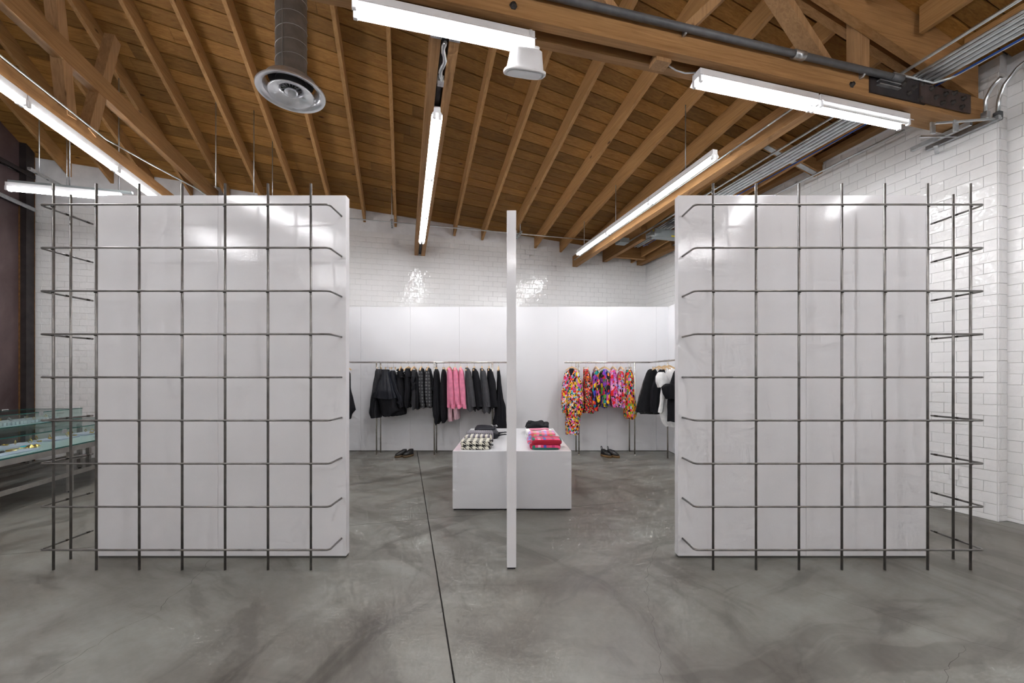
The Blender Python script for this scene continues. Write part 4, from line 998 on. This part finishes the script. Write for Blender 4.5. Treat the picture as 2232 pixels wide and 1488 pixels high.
for g in GL:
    Yg = YR + g.pop('dy', 0)
    parts = [(a, M[b], c, YR + d_, e, *( [f] if f is not None else [])) for (a, b, c, d_, e, f) in g.pop('parts', [])]
    g['m'] = M[g['m']]
    garment(group=gL, ox=LO, Y=Yg, parts=parts, hyaw=g.pop('hyaw', R.uniform(-.15, .15)), **g)

GR = [
 dict(name='printed_coat', label='large multicolour geometric print coat facing out, first on its rail', cat='coat', prof=[(205, 710, 800), (240, 670, 835), (400, 650, 865), (600, 655, 872), (760, 668, 866), (900, 668, 855), (1045, 675, 830)], m='multi', d=(.10, .12), folds=4, amp=.035, hyaw=1.35, hanger=0, hlabel='wooden hanger in the large printed coat', seed=41, dy=-.02,
   parts=[('sleeve', 'multi', [(245, 655, 715), (420, 625, 700), (600, 612, 690), (700, 615, 680), (768, 630, 672)], -.09, (.07, .07), {}), ('sleeve', 'multi', [(245, 790, 845), (420, 800, 895), (600, 795, 905), (720, 790, 905), (795, 815, 880)], -.10, (.07, .08), {}),
          ('collar', 'blacksatin', [(195, 718, 782), (230, 716, 778), (285, 728, 748)], -.105, (.035, .03), dict(n=7, amp=.02))]),
 dict(name='printed_skirt', label='red sequin-like print skirt clipped beside the large coat', cat='skirt', prof=[(205, 905, 965), (300, 905, 985), (450, 892, 1005), (600, 890, 1015), (765, 895, 1020)], m='reddot', hanger=1, hlabel='clip hanger holding the red print skirt', seed=42, amp=.08, hyaw=.9),
 dict(name='printed_blouse', label='blue and purple abstract print blouse', cat='blouse', prof=[(222, 1045, 1085), (260, 1025, 1100), (420, 1015, 1115), (600, 1008, 1118), (680, 1020, 1110)], m='bluemulti', hanger=0, hlabel='wooden hanger in the blue and purple blouse', seed=43,
   parts=[('sleeve', 'bluemulti', [(270, 1020, 1060), (480, 1010, 1070), (640, 1015, 1080), (745, 1055, 1095)], -.17, (.045, .05), {}), ('hem_ruffle', 'pinkdot', [(640, 1000, 1050), (720, 1010, 1052), (752, 1020, 1045)], -.05, (.1, .1), dict(folds=6))]),
 dict(name='printed_blouse', label='dark green and purple check print blouse with a rounded hem', cat='blouse', prof=[(208, 1155, 1195), (240, 1115, 1225), (330, 1106, 1235), (480, 1112, 1245), (620, 1115, 1242), (680, 1130, 1215), (702, 1155, 1185)], m='greenmulti', d=(.11, .13), hanger=0, hyaw=1.0, hlabel='wooden hanger in the green and purple check blouse', seed=44,
   parts=[('sleeve', 'bluemulti', [(250, 1205, 1240), (450, 1200, 1250), (600, 1195, 1245), (675, 1195, 1230)], -.12, (.04, .05), {})]),
 dict(name='printed_blouse', label='pink blouse printed with red dots', cat='blouse', prof=[(212, 1270, 1305), (250, 1245, 1322), (420, 1238, 1335), (600, 1250, 1345), (690, 1270, 1335)], m='pinkdot', hanger=0, hlabel='wooden hanger in the red-dotted pink blouse', seed=45,
   parts=[('sleeve', 'pinkdot', [(260, 1250, 1290), (480, 1252, 1310), (640, 1270, 1325), (700, 1285, 1318)], -.17, (.04, .045), {})]),
 dict(name='printed_blouse', label='orchid print blouse with red checks next to the column print skirt', cat='blouse', prof=[(232, 1372, 1402), (270, 1355, 1415), (420, 1342, 1425), (600, 1342, 1430), (695, 1350, 1420)], m='orchid', hanger=0, hlabel='wooden hanger in the orchid print blouse', seed=46,
   parts=[('sleeve', 'orchid', [(280, 1350, 1390), (480, 1345, 1400), (620, 1345, 1400), (690, 1352, 1395)], -.17, (.04, .045), {})]),
 dict(name='printed_skirt', label='long bright column-print skirt at the far end of the printed clothes', cat='skirt', prof=[(215, 1450, 1530), (300, 1438, 1548), (500, 1428, 1562), (700, 1418, 1580), (800, 1425, 1585), (842, 1450, 1560)], m='multistripe', d=(.08, .12), hanger=1, hyaw=1.3, hlabel='clip hanger holding the column-print skirt', seed=47, amp=.05, dy=-.02),
]
for g in GR:
    Yg = YR + g.pop('dy', 0)
    parts = [(a, M[b], c, YR + d_, e, f) for (a, b, c, d_, e, f) in g.pop('parts', [])]
    g['m'] = M[g['m']]
    garment(group=gRr, ox=RO, Y=Yg, parts=parts, hyaw=g.pop('hyaw', R.uniform(-.1, .1)), **g)

# side rail on the tiled-wall side: garments hang across the rail (wide face turned to the viewer's left)
gS = 'black and white clothes on the side rail'
def side_g(name, label, cat, prof, m, Y, d, seed, hx, hlabel, hk=0, parts=(), **kw):
    zx = (prof[0][1] + prof[0][2]) / 2; X = (RO + zx / 5.951 - CX) / F * Y; org = Vector((X, Y, 0))
    t = empty(name, loc=org, label=label, cat=cat, group=gS)
    loft_part('body', m, t, RO, prof, Y, d[0], d[1], kw.get('folds', 7), kw.get('amp', .07), .008, seed, org=org)
    for i, (nm, mm, pf, yy, dd, k2) in enumerate(parts):
        loft_part(nm, mm, t, RO, pf, yy, dd[0], dd[1], k2.get('folds', 5), k2.get('amp', .08), .004, seed * 5 + i, n=16, seg=24, org=org)
    hang(hk, 2.475 if Y > 6.9 else 2.49, Y, math.radians(80), hlabel, 'hangers on the side rail')
side_g('tulle_skirt', 'sheer black tulle skirt, first on the side rail', 'skirt', [(205, 1750, 1850), (260, 1715, 1860), (400, 1680, 1870), (600, 1630, 1880), (760, 1590, 1890)], M['blackfab'], 7.12, (.04, .08), 51, 1860, 'wooden hanger holding the tulle skirt', 1,
       parts=[('tulle_layer', M['tulle'], [(215, 1730, 1830), (400, 1665, 1850), (600, 1612, 1870), (752, 1584, 1890)], 7.11, (.055, .10), dict(folds=12, amp=.05)), ('tulle_hem', M['tulle'], [(740, 1590, 1900), (785, 1640, 1925)], 7.10, (.06, .06), dict(folds=12))])
side_g('black_dress', 'plain black dress hanging second on the side rail', 'dress', [(210, 1880, 1960), (300, 1830, 1960), (500, 1780, 1950), (650, 1770, 1920), (765, 1780, 1925)], M['blackfab'], 6.95, (.04, .06), 52, 1930, 'wooden hanger holding the plain black dress')
side_g('white_blouse', 'long white shirt dress with a puffed sleeve on the side rail', 'blouse', [(175, 2050, 2130), (230, 1985, 2140), (400, 1960, 2140), (600, 1925, 2140), (760, 1900, 2140), (880, 1925, 2140), (948, 1975, 2140)], M['white'], 6.74, (.04, .06), 53, 2010, 'wooden hanger holding the white blouse',
       parts=[('puff_sleeve', M['white'], [(245, 1870, 1950), (300, 1842, 1990), (370, 1845, 2020), (440, 1870, 1940)], 6.66, (.07, .06), dict(folds=9, amp=.1)), ('sleeve', M['white'], [(430, 1910, 1985), (600, 1900, 1950), (765, 1873, 1925)], 6.70, (.04, .04), {})])
side_g('black_dress', 'black dress with a gathered puff, nearest on the side rail', 'dress', [(225, 2075, 2140), (400, 2030, 2150), (600, 2000, 2160), (880, 2000, 2170)], M['blackfab'], 6.55, (.04, .06), 54, 2070, 'wooden hanger holding the black puff dress',
       parts=[('puff_sleeve', M['blackfab'], [(395, 1955, 2080), (440, 1920, 2100), (510, 1930, 2100), (588, 1965, 2090)], 6.50, (.07, .06), dict(folds=9, amp=.12))])
# side rail on the showcase side: only a black coat peeks out
t = empty('black_coat', loc=(-2.66, 6.9, 0), label='black coat peeking out past the edge of the partition on the showcase side', cat='coat', group=None)
loft_part('body', M['blackfab'], t, LO, [(230, -40, 78), (450, -60, 82), (600, -70, 118), (745, -80, 150), (775, -80, 100), (850, -40, 82)], 6.9, .06, .10, 5, .04, .0, 60, org=Vector((-2.66, 6.9, 0)))
hang(0, -2.79, 6.9, math.radians(80), 'wooden hanger holding the black coat behind the partition', 'hangers on the side rail')

# ------------------------------------------------------------------ shoes
def shoe(parent_name, label, x, y, yaw, sole, strap, group):
    t = empty(parent_name, loc=(x, y, 0), label=label, cat='shoe', group=group); t.rotation_euler = (0, 0, yaw); t.scale = (1.15, 1.05, 1.35)
    def ring(z, sc, off=0):
        out = []
        for i in range(24):
            a = 2 * math.pi * i / 24; c, s = math.cos(a), math.sin(a)
            wd = .042 + .008 * (-s) ; yy = .125 * s
            out.append((wd * sc * c, yy * (.9 + .1 * sc) + off, z))
        return out
    MB().rings([ring(0, .95), ring(.008, 1.02), ring(.024, 1.0), ring(.028, .94)]).build('sole', sole, t)
    prof = []
    for (z, y0, y1, wd) in ((.028, -.118, .118, .040), (.045, -.110, .116, .041), (.06, -.07, .114, .038), (.075, -.02, .110, .034), (.09, .03, .106, .031)):
        prof.append([(wd * math.cos(2 * math.pi * i / 20), (y0 + y1) / 2 + (y1 - y0) / 2 * math.sin(2 * math.pi * i / 20), z) for i in range(20)])
    MB().rings(prof).build('upper', M['shoe'], t)
    MB().rings([[(.022 * math.cos(2 * math.pi * i / 14), .066 + .03 * math.sin(2 * math.pi * i / 14), z) for i in range(14)] for z in (.0905, .0915)]).build('opening', M['dark'], t)
    if strap:
        MB().tube([(-.010, .095, .085), (-.012, .108, .115), (0, .112, .125), (.012, .108, .115), (.010, .095, .085)], .005, 6).build('heel_loop', M['blackfab'], t)
        MB().tube([(-.036, .0, .05), (-.02, -.005, .082), (.02, -.005, .082), (.036, .0, .05)], .006, 6).build('strap', M['blackfab'], t)
    else:
        for k in range(3): MB().tube([(-.03, -.03 + .025 * k, .058 + .007 * k), (0, -.03 + .025 * k, .072 + .008 * k), (.03, -.03 + .025 * k, .058 + .007 * k)], .003, 5).build('lace', M['wornsole'], t)
    return t
# y from feet line: y=993.5 -> Y=7.18
shoe('shoe', 'brown-soled black lace shoe, outer one of the pair under the dark clothes', -1.905, 7.10, math.radians(-38), M['wornsole'], False, 'shoes under the dark clothes')
shoe('shoe', 'brown-soled black lace shoe, inner one of the pair under the dark clothes', -1.785, 7.12, math.radians(-28), M['wornsole'], False, 'shoes under the dark clothes')
shoe('shoe', 'gum-soled black strap shoe with heel loop, outer one under the printed clothes', 1.615, 7.10, math.radians(30), M['gum'], True, 'shoes under the printed clothes')
shoe('shoe', 'gum-soled black strap shoe with heel loop, inner one under the printed clothes', 1.735, 7.08, math.radians(40), M['gum'], True, 'shoes under the printed clothes')

# ------------------------------------------------------------------ things on the plinth
ZT = .608
def folded(name, label, cat, x0, x1, y0, y1, h, m, layers=2, seed=1, group=None, z=ZT, part='fold', rag=.0, mlist=None):
    cx, cy = (x0 + x1) / 2, (y0 + y1) / 2; t = empty(name, loc=(cx, cy, z), label=label, cat=cat, group=group)
    rs = random.Random(seed); lh = h / layers
    for L in range(layers):
        wx, wy = (x1 - x0) / 2 * rs.uniform(.95, 1), (y1 - y0) / 2 * rs.uniform(.95, 1); ox = rs.uniform(-.008, .008); oy = rs.uniform(-.004, .004); rings = []
        for zz, sc in ((0, .93), (.12, .975), (.5, 1), (.85, .98), (1, .93), (1.03, .7)):
            r_ = []
            for i in range(44):
                a = 2 * math.pi * i / 44; c, s = math.cos(a), math.sin(a); k = 6.0
                rad = (abs(c) ** k + abs(s) ** k) ** (-1 / k)
                px_, py_ = ox + wx * sc * c * rad, oy + wy * sc * s * rad
                nz = mnoise.noise(Vector((px_ * 9 + seed, py_ * 9, L * 3 + zz))) * rag
                r_.append((px_ + nz * .5, py_ + nz * .5, lh * L + lh * zz + (nz if zz > .4 else 0) + (.0 if zz else .0)))
            rings.append(r_)
        MB().rings(rings).build(part, (mlist[L] if mlist else m), t)
    return t
kt = folded('knit_top', 'folded black and cream houndstooth knit at the front of the plinth', 'knitwear', -.545, -.215, 4.315, 4.60, .085, M['hound'], 2, 3, rag=.012)
MB().tube([(.09, -.11, .075), (.15, -.06, .082), (.17, .03, .078), (.165, .1, .05)], .006, 6).build('black_trim', M['blackfab'], kt)
MB().tube([(.09, -.12, .06), (.155, -.10, .05), (.172, -.02, .03), (.17, .08, .02)], .006, 6).build('black_trim', M['blackfab'], kt)
folded('knit_top', 'grey and cream striped folded knit behind the houndstooth one', 'knitwear', -.545, -.225, 4.61, 4.80, .10, M['greystripe'], 1, 4, rag=.01, mlist=None)
folded('knit_top', 'grey folded knit with chain-pattern edge behind the striped one', 'knitwear', -.55, -.225, 4.81, 5.03, .115, M['greychain'], 1, 5, rag=.01)
bg = folded('handbag', 'black handbag lying flat with two loop handles toward the edge-on panel', 'bag', -.50, -.165, 5.06, 5.40, .07, M['blacksatin'], 1, 6, rag=.012, part='body')
for oy, rr_ in ((-.12, .0), (.08, .01)):
    MB().tube([(.15, oy, .03), (.20, oy - .02, .05), (.245, oy, .055), (.26, oy + .03, .05), (.235, oy + .06, .045), (.15, oy + .06, .04)], .0075, 8).build('handle', M['blacksatin'], bg)
MB().lathe([(0, .012), (.012, .008), (.014, 0)], c=(.02, -.02, .07), n=10).build('clasp', M['silver'], bg)
cl = folded('folded_dress', 'folded black satin piece with silver bow at the back of the plinth', 'clothing', -.505, -.21, 5.50, 5.95, .075, M['blacksatin'], 2, 7, rag=.006)
for sx_ in (-1, 1): MB().tube([(.11, -.05, .085), (.11 + sx_ * .03, -.06, .105), (.11 + sx_ * .045, -.05, .09), (.11, -.05, .082)], .006, 6).build('bow_loop', M['silver'], cl)
pk = folded('wool_blanket', 'pink, red and green plaid folded piece at the front of the plinth', 'clothing', .19, .53, 4.315, 4.62, .105, M['plaid'], 2, 8, rag=.006)
folded('knit_top', 'multicolour check folded knit behind the pink plaid', 'knitwear', .175, .50, 4.66, 4.92, .125, M['rainbow'], 2, 9, rag=.01)
wh = folded('lace_top', 'white folded lace top with pink lining behind the multicolour check', 'clothing', .16, .50, 4.98, 5.35, .105, M['white'], 2, 10, rag=.015, mlist=[M['white'], M['white']])
MB().beam((-.11, -.05, .115), (.12, -.03, .118), .10, .012).build('pink_lining', M['pink'], wh)
bt = folded('ruffled_bag', 'crumpled black ruffled piece with thin looping strap at the back', 'bag', .20, .50, 5.42, 5.88, .13, M['blackfab'], 2, 11, rag=.05)
MB().tube([(-.13, -.10, .05), (-.17, -.12, .10), (-.15, -.1, .15), (-.10, -.08, .14), (-.06, -.08, .12)], .006, 6).build('strap', M['blackfab'], bt)

# ------------------------------------------------------------------ glass showcases (building frame)
def case(label, p0, p1, q0, q1, zd, zt, legs, low=True):
    t = empty('glass_showcase', mw=BM, label=label, cat='showcase')
    MB().box(p0 + .01, p1 - .01, q0 + .01, q1 - .01, zd - .008, zd).build('deck', M['deckglass'], t)
    eg = MB(); th = .008
    for (a, b, c, d) in ((p0, p1, q0, q0 + th), (p0, p1, q1 - th, q1), (p0, p0 + th, q0, q1), (p1 - th, p1, q0, q1)): eg.box(a, b, c, d, zd - .012, zd)
    eg.build('deck_edge', M['glassedge'], t)
    for (a, b, c, d) in ((p0, p1, q0, q0 + .006), (p0, p1, q1 - .006, q1), (p0, p0 + .006, q0 + .006, q1 - .006), (p1 - .006, p1, q0 + .006, q1 - .006)):
        MB().box(a, b, c, d, zd, zt - .008).build('glass_side', M['glass'], t)
    gt_ = MB().box(p0, p1, q0, q1, zt - .008, zt).build('glass_top', M['glass'], t)
    e2 = MB(); th = .004
    for (a, b, c, d) in ((p0, p1, q0 - th, q0), (p0, p1, q1, q1 + th), (p0 - th, p0, q0, q1), (p1, p1 + th, q0, q1)): e2.box(a, b, c, d, zt - .009, zt)
    e2.build('top_edge', M['glassedge'], t)
    if low:
        for p in (p0 + .02, p1 - .02): MB().box(p - .02, p + .02, q0 + .02, q1 - .02, zd - .075, zd - .013).build('apron', M['frame'], t)
        for q in (q0 + .02, q1 - .02): MB().box(p0 + .04, p1 - .04, q - .02, q + .02, zd - .075, zd - .013).build('apron', M['frame'], t)
        for p in (p0 + .02, p1 - .02): MB().box(p - .012, p + .012, q0 + .02, q1 - .02, .19, .235).build('stretcher', M['frame'], t)
    for (p, q) in legs:
        MB().box(p - .022, p + .022, q - .022, q + .022, .012, zd - .013).build('leg', M['frame'], t)
        MB().lathe([(.018, 0), (.018, .008), (.008, .012)], c=(p, q, 0), n=10).build('foot', M['dark'], t)
    for q in (q0 + (q1 - q0) * .52,):
        MB().bbox(p0 - .012, p0 + .004, q - .03, q + .03, zt - .05, zt - .002, .003).build('lock', M['steel'], t)
    return t
case('long low glass showcase on a grey steel frame, nearer the viewer', 9.32, 10.07, 1.0, 4.1, .56, .765, [(9.34, 1.02), (10.05, 1.02), (9.34, 2.49), (10.05, 2.49), (9.34, 4.08), (10.05, 4.08)])
case('taller second glass showcase behind the long low one', 10.20, 10.85, .9, 2.32, .755, .905, [(10.22, .92), (10.83, .92), (10.22, 2.30), (10.83, 2.30)])
# jewellery and trays
RJ = random.Random(5)
def jewel(kind, p, q, z, s, m, label, group):
    t = None; mw = BM @ Matrix.Translation((p, q, z)) @ Matrix.Rotation(RJ.uniform(0, 6), 4, 'Z')
    if kind == 'cuff':
        pts = [(s * math.cos(a * .52), s * math.sin(a * .52), s * .45) for a in range(11)]
        t = MB().tube(pts, [s * .25] + [s * .42] * 9 + [s * .25], 8).build('bracelet', m, None, mw)
    elif kind == 'necklace':
        pts = [(s * 1.6 * math.cos(a * .4), s * math.sin(a * .4), .006) for a in range(15)]
        t = MB().tube(pts, [.003 + .006 * math.sin(math.pi * k / 14) for k in range(15)], 6).build('necklace', m, None, mw)
    elif kind == 'shell':
        rings = [[(s * f * math.cos(2 * math.pi * i / 18) * (1 + .12 * (i % 2)), s * .8 * f * math.sin(2 * math.pi * i / 18) * (1 + .12 * (i % 2)), s * .9 * h) for i in range(18)] for f, h in ((1, 0), (.9, .25), (.55, .6), (.2, .8), (.04, .9))]
        t = MB().rings(rings, sm=False).build('brooch', m, None, mw)
    else:
        t = MB().tube([(s * math.cos(a * .7), 0, s + s * math.sin(a * .7)) for a in range(10)], s * .16, 6).build('ring', m, None, mw)
        MB().lathe([(0, s * .5), (s * .45, s * .25), (s * .3, 0), (0, -s * .2)], c=(0, 0, 2 * s), n=8).build('stone', m, t)
    tag(t, label, 'jewellery', group)
gj = 'jewellery in the long low showcase'; gj2 = 'jewellery in the taller showcase'
def tray(p, q, wp_, wq, z, h, label, group, m='trayw'):
    t = MB().bbox(p - wp_ / 2, p + wp_ / 2, q - wq / 2, q + wq / 2, z, z + h, .003).build('display_tray', M[m], None, BM); tag(t, label, 'tray', group)
for k, q in enumerate((1.35, 1.9, 2.5, 3.1, 3.65)): tray(9.85, q, .22, .42, .561, .022, 'pale lilac display tray in the row at the rear of the low showcase', 'trays in the long low showcase')
for k, q in enumerate((1.5, 3.0)): tray(9.50, q, .12, .5, .561, .012, 'flat pale tray by the front glass of the low showcase', 'front trays in the low showcase')
for (kd, p, q, s, m, lb) in (('shell', 9.62, 2.62, .045, 'gold', 'large gold shell-shaped brooch on the low showcase deck'), ('shell', 9.64, 2.52, .035, 'gold', 'smaller gold brooch beside the large gold shell'), ('necklace', 9.62, 2.78, .07, 'gold', 'flat gold collar necklace by the gold shell'),
      ('cuff', 9.62, 3.02, .035, 'blacksteel', 'black polished cuff bracelet on the low showcase deck'), ('cuff', 9.66, 3.12, .03, 'blacksteel', 'black twisted cuff bracelet beside the polished black one'), ('cuff', 9.62, 3.42, .045, 'gold', 'thick gold cuff cut by the frame edge'), ('necklace', 9.80, 2.55, .05, 'turq', 'turquoise bead necklace in the low showcase')):
    jewel(kd, p, q, .562, s, M[m], lb, None)
for k in range(16): jewel('ring' if k % 3 else 'cuff', 9.74 + RJ.uniform(0, .2), 1.2 + k * .09, .584 if k % 2 else .584, .016 + RJ.uniform(0, .008), M['gold'], 'small gold ring or cuff standing on the lilac trays', gj)
for k in range(18): jewel('ring', 10.32 + RJ.uniform(0, .25), 1.2 + k * .058, .800, .014, M['silver' if k % 3 else 'gold'], 'small silver or gold ring standing on a clear block', gj2)
for k in range(18):
    t = MB().bbox(10.30, 10.62, 1.18 + k * .058, 1.215 + k * .058, .757, .798, .002).build('display_block', pm('acrylic_block', (.55, .58, .62), .15) if k == 0 else bpy.data.materials['acrylic_block'], None, BM); tag(t, 'clear acrylic ring block in the taller showcase', 'display block', 'acrylic blocks in the taller showcase')
